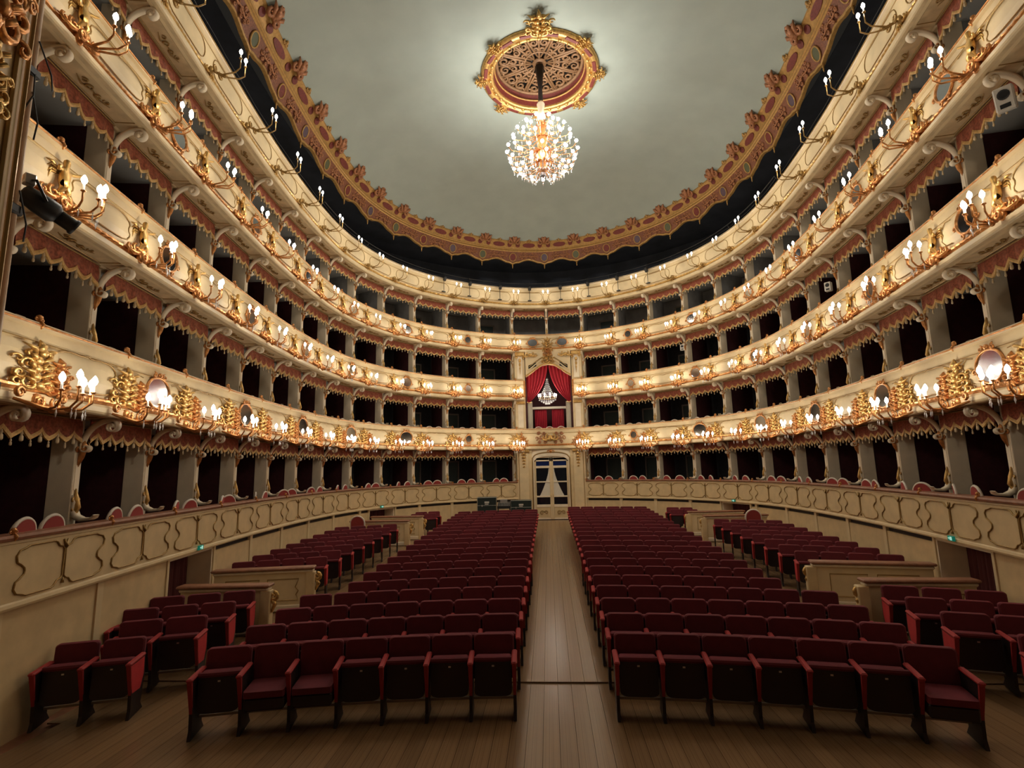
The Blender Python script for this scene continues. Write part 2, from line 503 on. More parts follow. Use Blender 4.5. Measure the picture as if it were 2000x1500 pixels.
# exit signs
for u, lb in ((-11.45, 'small green exit sign over the left front doorway'), (11.51, 'small green exit sign over the right front doorway'), (5.37, 'tiny green exit sign over the right rear doorway'), (-5.3, 'tiny green exit sign over the left rear doorway')):
    e = thing('exit_sign', lb, 'exit sign', F(u, -.055, 1.63) @ Matrix.Scale(.72, 4))
    put('sign_body', MB().cbox(-.13, .13, -.03, .03, 0, .13, .008), 'green', e)
    mb = MB().box(.0, .075, -.034, -.03, .02, .11)
    mb.box(-.09, -.02, -.034, -.03, .055, .075).box(-.045, -.03, -.034, -.03, .03, .1).box(-.09, -.075, -.034, -.03, .065, .085)
    put('running_figure', mb, 'greenwhite', e)

# box shells: back wall, floor, ceiling per level
def shell(level):
    z0 = BOXF[level]; z1 = TZ[level+1][0] if level < 4 else 15.3
    nb = 2.3 if level < 4 else 3.4
    nm = TIERNAME[level]
    rng = [(-UEND-.3, UEND+.3)]
    if level == 0: rng = [(-UEND-.3, -1), (1, UEND+.3)]
    if level in (1,): rng = [(-UEND-.3, -1), (1, UEND+.3)]
    if level == 2: rng = [(-UEND-.3, -1), (1, UEND+.3)]
    for ri, (a, b) in enumerate(rng):
        n = int((b-a)*3)
        sd = '' if len(rng) == 1 else ('left ' if ri == 0 else 'right ')
        wn = f'wall_back_{sd.strip() or "all"}_{nm.replace(" ", "_")}'
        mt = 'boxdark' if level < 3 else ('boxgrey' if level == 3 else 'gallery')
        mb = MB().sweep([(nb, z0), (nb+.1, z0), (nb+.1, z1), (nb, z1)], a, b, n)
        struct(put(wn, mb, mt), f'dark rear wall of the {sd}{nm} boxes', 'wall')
        mb = MB().sweep([(.1, z0-.06), (.1, z0), (nb, z0), (nb, z0-.06)], a, b, n)
        struct(put(f'floor_{sd.strip() or "all"}_{nm.replace(" ", "_")}', mb, 'wallred'), f'floor of the {sd}{nm} boxes', 'floor')
        ncl = .62
        mb = MB().sweep([(ncl, z1+.02), (ncl, z1-.02+.02), (nb, z1), (nb, z1+.02)], a, b, n)
        struct(put(f'ceiling_{sd.strip() or "all"}_{nm.replace(" ", "_")}', mb, 'boxceil' if level < 4 else 'gallery'), f'ceiling over the {sd}{nm} boxes', 'ceiling')
for L in range(5): shell(L)

# ================================================================== shared ornament meshes
def cartouche(seed, nsc=12):
    rg = random.Random(seed); mb = MB()
    for sx in (-1, 1):
        for (cx_, cz_, r, tn, a0, sg, tr) in ((.14, .10, .15, 1.2, PI*.5, -1, .035), (.30, .30, .12, 1.1, PI, 1, .03), (.20, .52, .13, 1.2, -PI*.3, 1, .032), (.34, .08, .10, 1.0, PI*.8, -1, .026), (.12, .74, .10, 1.1, PI*1.2, -1, .028), (.36, .58, .09, 1.0, 0, 1, .022)):
            c = (sx*(cx_+rg.uniform(-.03, .03)), cz_+rg.uniform(-.03, .03))
            mb.spiral(c, r*rg.uniform(.9, 1.1), tn, a0 if sx > 0 else PI-a0, sg*sx, tr, y=-.03)
        for q in range(5):
            z = .08+q*.17
            mb.tube([(sx*.04, -.03, z), (sx*(.13+.02*q % .05), -.10, z+.10), (sx*(.22+.1*math.sin(q*2)), -.06, z+.17)], [.03, .045, .008], 5)
    for q in range(5):
        mb.ball((rg.uniform(-.05, .05), -.06, .08+q*.18), (.075, .06, .10), 7, 4)
    mb.tube([(0, -.04, .82), (.02, -.06, .95), (0, -.03, 1.08)], [.08, .06, .01], 6)
    return mb
CART = cartouche(3).mesh('cartouche', 'gold', True)
CARTR = cartouche(5).mesh('cartouche', 'redgold', True)

def foliage_small():
    mb = MB()
    for sx in (-1, 1):
        mb.spiral((sx*.13, .05), .10, 1.2, PI*.5, -sx, .026, y=-.03)
        mb.spiral((sx*.30, .02), .07, 1.1, PI*.5, -sx, .020, y=-.03)
        mb.tube([(sx*.02, -.05, .03), (sx*.2, -.08, -.05), (sx*.42, -.03, .0)], [.035, .04, .008], 5)
    mb.ball((0, -.06, .02), (.09, .07, .09), 8, 5)
    return mb
FOL = foliage_small().mesh('foliage', 'redgold', True)
FOLG = foliage_small().mesh('foliage', 'gold', True)

def rail_finial():
    mb = MB()
    mb.lathe([(.02, 0), (.05, .02), (.035, .05), (.06, .09), (.055, .13), (.02, .155)], 8, (0, -.02, 0))
    mb.tube([(0, -.05, .03), (0, -.09, -.03), (0, -.07, -.12)], [.03, .045, .008], 6)
    mb.spiral((-.07, .06), .04, 1, 0, 1, .012, y=-.02).spiral((.07, .06), .04, 1, PI, -1, .012, y=-.02)
    return mb
FINIAL = rail_finial().mesh('rail_finial', 'redgold', True)

def soffit_orn():
    mb = MB()
    for sx in (-1, 1):
        mb.spiral((sx*.12, .3), .07, 1.1, 0, sx, .014, plane='xy', y=-.0)
        mb.spiral((sx*.27, .26), .055, 1.1, PI, -sx, .012, plane='xy', y=-.0)
        mb.tube([(0, .3, -.005), (sx*.2, .36, -.01), (sx*.40, .29, -.005)], [.01, .016, .005], 5)
    return mb
SOFO = soffit_orn().mesh('soffit_ornament', 'goldline', True)

# cherub: one continuous body grown over a skeleton
def make_cherub():
    J = [('pel', (0, -.10, .30), .075), ('bel', (0, -.12, .40), .078), ('che', (.01, -.12, .50), .075), ('nec', (.01, -.125, .575), .034), ('hd0', (.01, -.13, .63), .055), ('hd1', (.01, -.135, .69), .058), ('hd2', (.01, -.13, .735), .035),
         ('ls', (-.085, -.12, .53), .036), ('le', (-.17, -.15, .47), .030), ('lh', (-.22, -.20, .53), .026),
         ('rs', (.10, -.12, .53), .036), ('re', (.19, -.16, .55), .030), ('rh', (.27, -.20, .60), .024),
         ('lk', (-.06, -.16, .20), .052), ('la', (-.08, -.10, .09), .034), ('lf', (-.085, -.15, .05), .028),
         ('rk', (.07, -.17, .19), .052), ('ra', (.05, -.12, .08), .034), ('rf', (.055, -.17, .04), .028)]
    E_ = ['pel-bel', 'bel-che', 'che-nec', 'nec-hd0', 'hd0-hd1', 'hd1-hd2', 'che-ls', 'ls-le', 'le-lh', 'che-rs', 'rs-re', 're-rh', 'pel-lk', 'lk-la', 'la-lf', 'pel-rk', 'rk-ra', 'ra-rf']
    ix = {n: i for i, (n, p, r) in enumerate(J)}
    me = bpy.data.meshes.new('cherub_skeleton')
    me.from_pydata([p for n, p, r in J], [tuple(ix[q] for q in e.split('-')) for e in E_], [])
    o = bpy.data.objects.new('cherub_skeleton', me); col.objects.link(o)
    md = o.modifiers.new('skin', 'SKIN')
    sv = me.skin_vertices[0].data
    for i, (n, p, r) in enumerate(J): sv[i].radius = (r, r)
    sv[0].use_root = True
    s2 = o.modifiers.new('sub', 'SUBSURF'); s2.levels = 1; s2.render_levels = 1
    dg = bpy.context.evaluated_depsgraph_get()
    out = bpy.data.meshes.new_from_object(o.evaluated_get(dg))
    bpy.data.objects.remove(o); bpy.data.meshes.remove(me)
    out.name = 'cherub'; out.materials.clear(); out.materials.append(M['gold'])
    out.polygons.foreach_set('use_smooth', [True]*len(out.polygons))
    return out
CHER = make_cherub()
def wings():
    mb = MB()
    for sx in (-1, 1):
        for q in range(4):
            mb.tube([(sx*.04, -.06, .52-.02*q), (sx*(.16+.01*q), -.03, .62-.06*q), (sx*(.27-.02*q), -.02, .60-.10*q)], [.02, .028, .006], 5)
    return mb
WINGS = wings().mesh('wings', 'gold', True)

# oval mirrors
def oval(rx, rz, y, n=28):
    return [(rx*math.cos(2*PI*i/n), y, rz*math.sin(2*PI*i/n)) for i in range(n)]
def mirror_meshes(rx, rz):
    g = MB(); p = oval(rx, rz, -.035); g.add(p+oval(rx, rz, -.015), [tuple(reversed(range(28))), tuple(range(28, 56))]+[(i, (i+1) % 28, 28+(i+1) % 28, 28+i) for i in range(28)])
    f = MB().tube(oval(rx+.015, rz+.015, -.035, 28), .026, 6, closed=True)
    for sx in (-1, 1):
        f.spiral((sx*rx*.45, rz+.05), .06, 1.1, PI*.5, sx, .018, y=-.04)
        f.spiral((sx*(rx+.05), -.05), .06, 1.1, 0, -sx, .016, y=-.04)
        f.spiral((sx*rx*.5, -rz-.04), .05, 1.1, -PI*.5, -sx, .016, y=-.04)
    f.ball((0, -.05, rz+.06), (.06, .04, .05), 7, 4)
    return g.mesh('oval_mirror', 'mirror'), f.mesh('mirror_frame', 'redgold', True)
MIR = {1: mirror_meshes(.36, .27), 2: mirror_meshes(.27, .22), 3: mirror_meshes(.27, .20)}
MIRS = mirror_meshes(.17, .17)

# ================================================================== BALCONY FRONTS, tiers 1 to 4
def pan_frame(kind):
    if kind == 1:
        r = [(-.30, -.22), (-.36, -.10), (-.33, .02), (-.37, .14), (-.30, .24), (-.18, .27), (-.04, .25), (0, .29), (.04, .25), (.18, .27), (.30, .24), (.37, .14), (.33, .02), (.36, -.10), (.30, -.22), (.15, -.25), (0, -.23), (-.15, -.25)]
    elif kind == 2:
        r = [(-.33, -.20), (-.38, -.08), (-.34, 0), (-.37, .12), (-.28, .22), (-.10, .22), (0, .17), (.10, .22), (.28, .22), (.37, .12), (.34, 0), (.38, -.08), (.33, -.20), (.1, -.22), (-.1, -.22)]
    else:
        r = []
        for i in range(9): a = -PI/2-PI*i/8; r.append((-.28+.12*math.cos(a), .20*math.sin(a)))
        for i in range(9): a = PI/2-PI*i/8; r.append((.28+.12*math.cos(a), .20*math.sin(a)))
    return r
def rounded(poly, it=1):
    for _ in range(it):
        q = []
        n = len(poly)
        for i in range(n):
            a = poly[i]; b = poly[(i+1) % n]
            q.append((a[0]*.75+b[0]*.25, a[1]*.75+b[1]*.25)); q.append((a[0]*.25+b[0]*.75, a[1]*.25+b[1]*.75))
        poly = q
    return poly
BALC = {}
for t in (1, 2, 3, 4):
    zb, zt = TZ[t]; H = (zt-zb)/1.09
    lb = {1: 'first-tier cream balcony front with gilded cartouches and oval mirrors', 2: 'second-tier cream balcony front with gilded cherubs', 3: 'third-tier cream balcony front with cherubs, passing above the royal box', 4: 'topmost gallery balcony front with plain oblong gilt frames'}[t]
    bf = thing('balcony_front', lb, 'balcony', Matrix.Translation((0, 0, 0)))
    BALC[t] = bf
    def P(l): return [(n, zb+z*H) for n, z in l]
    for j, u0, u1 in BAYS:
        segs = [(u0, u1)]
        if t == 2 and j == -1: segs = [(-1, -.74)]
        if t == 2 and j == 0: segs = [(.74, 1)]
        for a, b in segs:
            full = b-a > .9
            sg = 6 if full else 3
            if t == 4:
                pp = P([(.14, .27), (0, .27), (-.02, .34), (-.02, .84), (0, .86), (-.02, .87), (-.02, .885), (0, .89), (0, 1.0), (.14, 1.0)])
            else:
                pp = P([(.14, .27), (0, .27), (-.018, .34), (-.034, .48), (-.030, .68), (-.006, .80), (0, .82), (-.022, .825), (-.022, .85), (0, .855), (0, 1.0), (.14, 1.0)])
            pn = put('parapet_panel', MB().sweep(pp, a, b, sg), 'cream', bf)
            put('cornice_lip', MB().sweep(P([(.1, 0), (-.05, 0), (-.075, .02), (-.09, .05), (-.09, .12), (-.05, .15), (-.03, .17), (.1, .17)]), a, b, sg), 'cream', bf)
            nb = 26 if abs(j) > 6 else 14
            big = 1.5 if t == 1 else 1.0
            put('gilded_band', MB().sweep(P([(.05, .17), (-.02*big, .175), (-.05*big, .21), (-.05*big, .24), (-.02*big, .27), (.05, .275)]), a, b, nb if full else 8, wob=lambda i, jj: (-.014*big if (i % 2 == 0 and 1 < jj < 4) else 0)), 'redgold' if t < 4 else 'gold', bf)
            put('hand_rail', MB().sweep(P([(.0, 1.0), (-.045, 1.015), (-.06, 1.05), (-.045, 1.085), (.13, 1.085), (.16, 1.05), (.14, 1.0)]), a, b, sg), 'greycream' if t == 4 else 'cream', bf)
            put('rail_bead', MB().tube([S(a+(b-a)*i/sg, -.058, zb+1.05*H) for i in range(sg+1)], .016, 5), 'redgold' if t < 4 else 'goldline', bf, smooth=True)
            # the fine dark line under the frieze
            put('gilt_line', MB().tube([S(a+(b-a)*i/sg, -.024, zb+.835*H) for i in range(sg+1)], .008, 4), 'goldline', pn)
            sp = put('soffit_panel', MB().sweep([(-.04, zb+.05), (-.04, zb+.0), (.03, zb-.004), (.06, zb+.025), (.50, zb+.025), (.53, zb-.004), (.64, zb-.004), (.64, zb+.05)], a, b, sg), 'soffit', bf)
            if full:
                um = (a+b)/2
                put('soffit_moulding', MB().tube([S(um+x, .28+y, zb+.02) for x, y in ((-.42, -.17), (.42, -.17), (.42, .17), (-.42, .17))], .011, 4, closed=True), 'goldline', sp)
                link('soffit_ornament', SOFO, sp, F(um, 0, zb+.018))
                mir = (abs(um) % 2 == 0.5) and abs(um) > 2
                zc = zb+.555*H
                if t == 4:
                    put('gilded_frame', MB().tube([S(um+x, -.03, zc+.02+z*1.25) for x, z in pan_frame(4)], .011, 5, closed=True), 'goldline', pn, smooth=True)
                elif mir:
                    sm = abs(um) < 3 or (t > 1 and abs(um) < 4)
                    g, f = MIRS if sm else MIR[t]
                    o = link('oval_mirror', g, bf, F(um, -.02, zc))
                    link('mirror_frame', f, o)
                    fr = pan_frame(2)
                    for sx in (-1, 1):
                        hh = [(x*sx*1.1, z) for x, z in ((.24, -.22), (.33, -.2), (.38, -.08), (.35, .02), (.37, .14), (.3, .23), (.22, .21))]
                        put('gilded_frame', MB().tube([S(um+x, -.036, zc+z*H) for x, z in hh], .010, 4), 'goldline', pn)
                elif t == 1 and j in (-1, 0):
                    pass
                else:
                    fr = rounded(pan_frame(1 if t == 1 else 2))
                    put('gilded_frame', MB().tube([S(um+x, -.037, zc+z*H) for x, z in fr], .013 if t == 1 else .011, 5, closed=True), 'goldline', pn, smooth=True)
    # ornaments at the columns
    for j in range(-14, 15):
        if t == 2 and abs(j) < 1: continue
        if t == 1:
            if abs(j) >= 1:
                link('cartouche', CART, bf, F(j, -.03, zb+.20*H) @ Matrix.Diagonal((1.0, .9, .62, 1)))
                link('cartouche', CARTR, bf, F(j+(.20 if j < 0 else -.20), -.03, zb+.16*H) @ Matrix.Diagonal((.62, .9, .50, 1)))
        elif t in (2, 3):
            if abs(j) >= 1:
                c = link('cherub', CHER, bf, F(j, -.01, zb+.22*H) @ Matrix.Diagonal((-.86 if j > 0 else .86, .86, .86, 1)))
                link('wings', WINGS, c)
                link('foliage', FOL, bf, F(j, -.05, zb+.24*H))
        else:
            link('foliage', FOLG, bf, F(j, -.03, zb+.24*H) @ Matrix.Diagonal((.6, .7, .8, 1)))
            ch = MB()
            for q in range(9):
                a = (q-4)*.012
            link('foliage', FOLG, bf, F(j, -.02, zb+.12*H) @ Matrix.Diagonal((.35, .7, .7, 1)))
        if t < 4 and abs(j) >= 1:
            link('rail_finial', FINIAL, bf, F(j, -.0, zt-.005) @ Matrix.Scale(.72, 4))
for j in range(-14, 15):
    if abs(j) >= 1: link('rail_finial', FINIAL, wp, F(j, .0, 2.515) @ Matrix.Scale(.6, 4))

# ================================================================== BOX PARTITIONS
def spiral2(cy_, cz_, r0, a0, a1, n=14, r1=.25):
    out = []
    for i in range(n+1):
        t = i/n; a = a0+(a1-a0)*t; r = r0*(1-(1-r1)*t)
        out.append((cy_+r*math.cos(a), cz_+r*math.sin(a)))
    return out
def bracket_mesh():
    # y: 0 at the balcony lip, .6 at the post; z relative to lip bottom
    path = []
    path += list(reversed(spiral2(.10, -.125, .11, PI*.5, PI*3.2, 20, .22)))
    for i in range(1, 11):
        t = i/10; a = PI/2*(1-t)
        path.append((.10+.43*math.cos(a)*1.0, -.02-.43+.43*math.sin(a)))
    path += spiral2(.46, -.47, .075, 0, -PI*2.0, 12)
    n = len(path); th = [.011+.016*math.sin(PI*min(1, max(0, (i-14)/(n-26)))) for i in range(n)]
    return MB().ribbon(path, .11, th).mesh('scroll_bracket', 'greycream', True)
BRK = bracket_mesh()
def bracket_leaf():
    mb = MB()
    mb.tube([(0, .57, -.32), (0, .50, -.45), (0, .53, -.62), (0, .57, -.78)], [.05, .06, .045, .008], 6)
    mb.spiral((-.06, -.5), .05, 1.1, 0, 1, .016, y=.56).spiral((.06, -.5), .05, 1.1, PI, -1, .016, y=.56)
    return mb.mesh('gilded_leaf', 'redgold', True)
BLEAF = bracket_leaf()
def foot_mesh():
    path = [(.58, .42), (.545, .30), (.56, .18), (.52, .08), (.42, .03), (.30, .035), (.24, .06), (.22, .10)]
    return MB().ribbon(path, .14, [.01, .025, .03, .035, .03, .022, .018, .01]).mesh('scroll_foot', 'greycream', True)
FOOT = foot_mesh()
def foot_leaf():
    mb = MB()
    mb.tube([(0, .55, .10), (0, .515, .22), (0, .54, .36), (0, .56, .52)], [.03, .05, .04, .008], 6)
    for sx in (-1, 1):
        mb.spiral((sx*.05, .2), .045, 1.1, PI*.5, sx, .016, y=.55).spiral((sx*.045, .34), .038, 1.1, PI*.5, -sx, .014, y=.55)
    return mb.mesh('gilded_leaf', 'gold', True)
FLEAF = foot_leaf()
for L in range(4):
    zf = BOXF[L]; z1 = TZ[L+1][0]; zr = TZ[L][1]
    hw = .085 if L < 3 else .07
    post = MB().cbox(-hw, hw, .57, .95, zf, z1, .012)
    post.box(-hw*.6, hw*.6, .562, .58, zr+.5, z1-.75)
    POST = post.mesh('post', 'greycream')
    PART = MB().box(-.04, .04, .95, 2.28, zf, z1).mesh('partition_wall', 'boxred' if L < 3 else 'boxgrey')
    for j in range(-14, 15):
        if j == 0 and L < 3: continue
        p = thing('box_partition', f'cream box partition with scroll bracket, {TIERNAME[L]}, {colpos(j)}', 'partition', F(j, 0, 0), 'partitions between the boxes')
        link('post', POST, p); link('partition_wall', PART, p)
        link('scroll_bracket', BRK, p, Matrix.Translation((0, 0, z1)))
        link('gilded_leaf', BLEAF, p, Matrix.Translation((0, 0, z1)))
        link('scroll_foot', FOOT, p, Matrix.Translation((0, 0, zr)))
        link('gilded_leaf', FLEAF, p, Matrix.Translation((0, 0, zr)))

# box doors at the rear of the central boxes
bd = MB().box(-.46, -.38, -.05, 0, 0, 1.95).box(.38, .46, -.05, 0, 0, 1.95).box(-.46, .46, -.05, 0, 1.87, 1.95).mesh('door_frame', 'doorframe')
bl = MB().cbox(-.38, .38, -.03, 0, 0, 1.87, .01).box(-.28, .28, -.04, -.03, .2, .85).box(-.28, .28, -.04, -.03, 1.0, 1.7).mesh('door_leaf', 'boxdoor')
dn = 10
for L in range(4):
    for j, u0, u1 in BAYS:
        um = j+.5
        if abs(um) > 6.6: continue
        if L < 3 and j in (-1, 0): continue
        if L == 3 and abs(um) not in (1.5, 3.5, 5.5): continue
        d = sthing(f'door_{dn}', f'dim panelled door at the back of a {TIERNAME[L]} box, {baypos(j)}', 'door', F(um, 2.30, BOXF[L])); dn += 1
        link('door_frame', bd, d); link('door_leaf', bl, d)

# ================================================================== VALANCES
TAS = MB().lathe([(.004, 0), (.012, -.02), (.018, -.05), (.010, -.055), (.020, -.075), (.022, -.115), (.012, -.13)], 6).mesh('tassel', 'tassel', True)
NS = 5
def edge(v): return .225+.125*abs(2*v-1)**.75
for L in range(4):
    z1 = TZ[L+1][0]-.005
    for j, u0, u1 in BAYS:
        if u1-u0 < .5: continue
        if L < 3 and j in (-1, 0): continue
        mar = .055
        um = (u0+u1)/2
        mx = F(um, .5, z1); inv = mx.inverted()
        v = thing('valance', f'red scalloped valance with gold fringe, {TIERNAME[L]}, {baypos(j)}', 'valance', mx, 'scalloped valances over the boxes')
        a, b = u0+mar, u1-mar
        n = NS*8
        fr = []; bk = []; ft = []
        for i in range(n+1):
            u = a+(b-a)*i/n; vv = (i/8) % 1.0
            if i == n: vv = 1.0
            e = edge(vv); wv = .012*math.sin(i*.9)
            P_ = lambda nn, z: tuple(inv @ Vector(S(u, nn, z)))
            fr.append((P_(.50, z1), P_(.49+wv, z1-.14), P_(.495+wv, z1-e)))
            bk.append((P_(.515, z1), P_(.51+wv, z1-.14), P_(.515+wv, z1-e)))
            ft.append((P_(.485+wv, z1-e+.03), P_(.48+wv, z1-e-.005), P_(.485+wv, z1-e-.04), P_(.515+wv, z1-e-.04), P_(.515+wv, z1-e+.03)))
        rows = [[q[0] for q in fr], [q[1] for q in fr], [q[2] for q in fr], [q[2] for q in bk], [q[1] for q in bk], [q[0] for q in bk]]
        put('cloth', MB().grid(rows), 'valance', v)
        put('gold_fringe', MB().grid([list(q) for q in zip(*ft)]), 'fringe', v)
        put('top_moulding', MB().tube([tuple(inv @ Vector(S(a+(b-a)*i/6, .475, z1-.012))) for i in range(7)], .014, 5), 'goldline', v, smooth=True)
        near = abs(um) > 8
        if near:
            for q in range(NS*2+1):
                u = a+(b-a)*q/(NS*2); e = edge((q/2) % 1.0)
                s_ = 1.25 if q % 2 else .8
                link('tassel', TAS, v, Matrix.Translation(inv @ Vector(S(u, .495, z1-e-.035))) @ Matrix.Scale(s_, 4))
        else:
            mb = MB()
            for q in range(NS*2+1):
                u = a+(b-a)*q/(NS*2); e = edge((q/2) % 1.0); c = inv @ Vector(S(u, .495, z1-e-.035)); s_ = 1.3 if q % 2 else .8
                mb.lathe([(.006*s_, 0), (.016*s_, -.05*s_), (.022*s_, -.11*s_), (.01*s_, -.13*s_)], 5, tuple(c))
            put('tassel_row', mb, 'tassel', v)['kind'] = 'stuff'

# ================================================================== CORNICE AND GALLERY LAMBREQUIN
co = sthing('trim_1', 'red and gold cornice with medallions and pendants round the ceiling', 'cornice')
def low(v):                           # v distance from the column, 0..0.5
    v = abs(v)
    if v < .10: return 14.42+.9*v
    if v < .22: return 14.51+.2*(v-.10)*5*.25
    return 14.54+.16*math.sin((v-.22)/.28*PI/2)
PEND = MB().lathe([(.012, 0), (.03, -.04), (.045, -.09), (.02, -.14), (.03, -.17), (.008, -.26)], 7).mesh('pendant', 'corngold', True)
def med_meshes():
    g = MB(); n = 20
    p = oval(.17, .20, -.03, n); g.add(p+oval(.17, .20, 0, n), [tuple(reversed(range(n)))]+[(i, (i+1) % n, n+(i+1) % n, n+i) for i in range(n)])
    f = MB().tube(oval(.185, .215, -.03, n), .026, 6, closed=True)
    return g, f
g_, f_ = med_meshes()
M['medpurple'] = mat('medallion_purple', (0.10, 0.065, 0.09), 0.4)
M['medgreen'] = mat('medallion_green', (0.095, 0.10, 0.05), 0.4)
MEDA = g_.mesh('medallion', 'medpurple'); MEDB = g_.mesh('medallion', 'medgreen'); MEDC = g_.mesh('medallion', 'cornred')
MEDF = f_.mesh('medallion_frame', 'corngold', True)
def crest_mesh():
    mb = MB()
    for sx in (-1, 1):
        mb.spiral((sx*.16, .14), .12, 1.2, PI*.5, -sx, .040, y=-.02)
        mb.spiral((sx*.12, .33), .09, 1.2, PI*.3, sx, .034, y=-.02)
        mb.tube([(sx*.05, -.03, .1), (sx*.2, -.08, .3), (sx*.28, -.03, .42)], [.04, .06, .01], 5)
        mb.tube([(0, -.03, .1), (sx*.06, -.1, .35), (sx*.08, -.05, .52)], [.05, .06, .015], 5)
    mb.ball((0, -.08, .28), (.10, .08, .14), 8, 5).ball((0, -.05, .48), (.07, .05, .07), 7, 4)
    return mb.mesh('crest', 'cornrelief', True)
CREST = crest_mesh()
def crest2():
    mb = MB()
    for sx in (-1, 1): mb.spiral((sx*.07, .06), .06, 1.1, PI*.5, -sx, .022, y=-.02)
    mb.tube([(0, -.02, 0), (0, -.05, .12), (0, -.02, .22)], [.04, .05, .01], 6)
    return mb.mesh('crest', 'corngold', True)
CREST2 = crest2()
def relief_mesh():
    mb = MB()
    for sx in (-1, 1):
        for k, (x, z, r) in enumerate(((.12, .0, .10), (.32, .03, .10), (.50, -.02, .08), (.22, .14, .06), (.42, .15, .06), (.2, -.14, .06), (.40, -.14, .06))):
            mb.spiral((sx*x, z), r, 1.3, PI*.5*k, sx*(1 if k % 2 else -1), .022, y=-.02)
    mb.tube([(-.6, -.02, .0), (-.3, -.04, -.06), (0, -.05, 0), (.3, -.04, -.06), (.6, -.02, 0)], [.01, .025, .03, .025, .01], 5)
    return mb.mesh('scroll_relief', 'cornrelief', True)
RELIEF = relief_mesh()
OVL = [(math.cos(2*PI*i/16), math.sin(2*PI*i/16)) for i in range(16)]
for j, u0, u1 in BAYS:
    n = 24 if u1-u0 > .9 else 12
    # lower lambrequin, scalloped
    f1 = []; f2 = []; e1 = []
    for i in range(n+1):
        u = u0+(u1-u0)*i/n; z = low(u-round(u))
        f1.append([S(u, -.26, 15.10), S(u, -.17, 14.9), S(u, .0, z)])
        f2.append([S(u, .05, z), S(u, .05, 15.10)])
        e1.append([S(u, -.055, z+.07), S(u, -.065, z+.05), S(u, -.045, z-.01), S(u, .06, z-.01)])
    rows = [[q[0] for q in f1], [q[1] for q in f1], [q[2] for q in f1], [q[0] for q in f2], [q[1] for q in f2]]
    lam = put('lambrequin', MB().grid(rows), 'cornbrown', co)
    put('gilt_edge', MB().grid([list(q) for q in zip(*e1)]), 'corngold', lam)
    # fascia mouldings
    put('fascia', MB().sweep([(.05, 15.06), (-.25, 15.06), (-.29, 15.09), (-.29, 15.13), (-.26, 15.15), (-.32, 15.19), (-.32, 15.22), (.05, 15.22)], u0, u1, 6), 'corngold', co)
    cv = put('cove', MB().sweep([(.05, 15.22), (-.31, 15.22), (-.34, 15.29), (-.42, 15.42), (-.50, 15.50), (-.56, 15.53), (-.56, 15.60), (.05, 15.60)], u0, u1, 6), 'corngold', co)
    if u1-u0 > .9:
        um = (u0+u1)/2
        link('scroll_relief', RELIEF, lam, F(um, -.15, 14.88) @ Matrix.Rotation(.38, 4, 'X') @ Matrix.Diagonal((.95, 1, .95, 1)))
        def inlay(uc, hw):
            mb = MB()
            def q(du, t, off):
                nn = -.335+(-.50+.335)*t; zz = 15.27+(15.51-15.27)*t
                return S(uc+du, nn-.7*off*.7, zz-off*.7)
            top = [q(hw*a, .5+.42*b, .018) for a, b in OVL]
            bot = [q(hw*a, .5+.42*b, -.01) for a, b in OVL]
            mb.add(top+bot, [tuple(range(16))]+[(i, (i+1) % 16, 16+(i+1) % 16, 16+i) for i in range(16)])
            put('red_inlay', mb, 'cornred', cv)
        inlay(um, .20); inlay(u0+.14, .07) if j % 1 == 0 else None; inlay(u1-.14, .07)
        link('crest', CREST2, co, F(um, -.54, 15.52) @ Matrix.Rotation(.5, 4, 'X'))
for j in range(-14, 15):
    link('pendant', PEND, co, F(j, 0, 14.44))
    mo = link('medallion', (MEDA, MEDB, MEDC)[(j+30) % 3], co, F(j, -.125, 14.80) @ Matrix.Rotation(.38, 4, 'X'))
    link('medallion_frame', MEDF, mo)
    link('crest', CREST, co, F(j, -.50, 15.36) @ Matrix.Rotation(.60, 4, 'X') @ Matrix.Diagonal((1.15, 1.1, 1.1, 1)))

# ================================================================== CEILING ROSETTE AND CHANDELIER
RX, RY, RZ = 0.0, 16.6, 16.66
ro = thing('ceiling_rosette', 'round gilded ceiling rosette with pierced grille above the chandelier', 'rosette', T(RX, RY, RZ))
put('gilded_ring', MB().grid([[(q_*math.cos(2*PI*i/48), q_*math.sin(2*PI*i/48), z_) for i in range(48)] for q_, z_ in [(1.62, .05), (1.60, -.03), (1.64, -.08), (1.72, -.10), (1.74, -.06), (1.80, -.05), (1.80, -.11), (1.98, -.11), (2.04, -.04), (2.05, .06), (1.9, .06)]], closed=True), 'gold', ro, smooth=True)
put('inner_wall', MB().grid([[(r*math.cos(2*PI*i/48), r*math.sin(2*PI*i/48), z) for i in range(48)] for r, z in ((1.64, -.06), (1.58, .10), (1.58, .45), (1.50, .47))], closed=True), 'cornred', ro, smooth=True)
put('inner_moulding', MB().tube([(1.57*math.cos(2*PI*i/48), 1.57*math.sin(2*PI*i/48), .22) for i in range(48)], .035, 6, closed=True), 'corngold', ro, smooth=True)
put('dark_void', MB().lathe([(1.6, .62), (1.6, .66)], 40), 'black', ro)
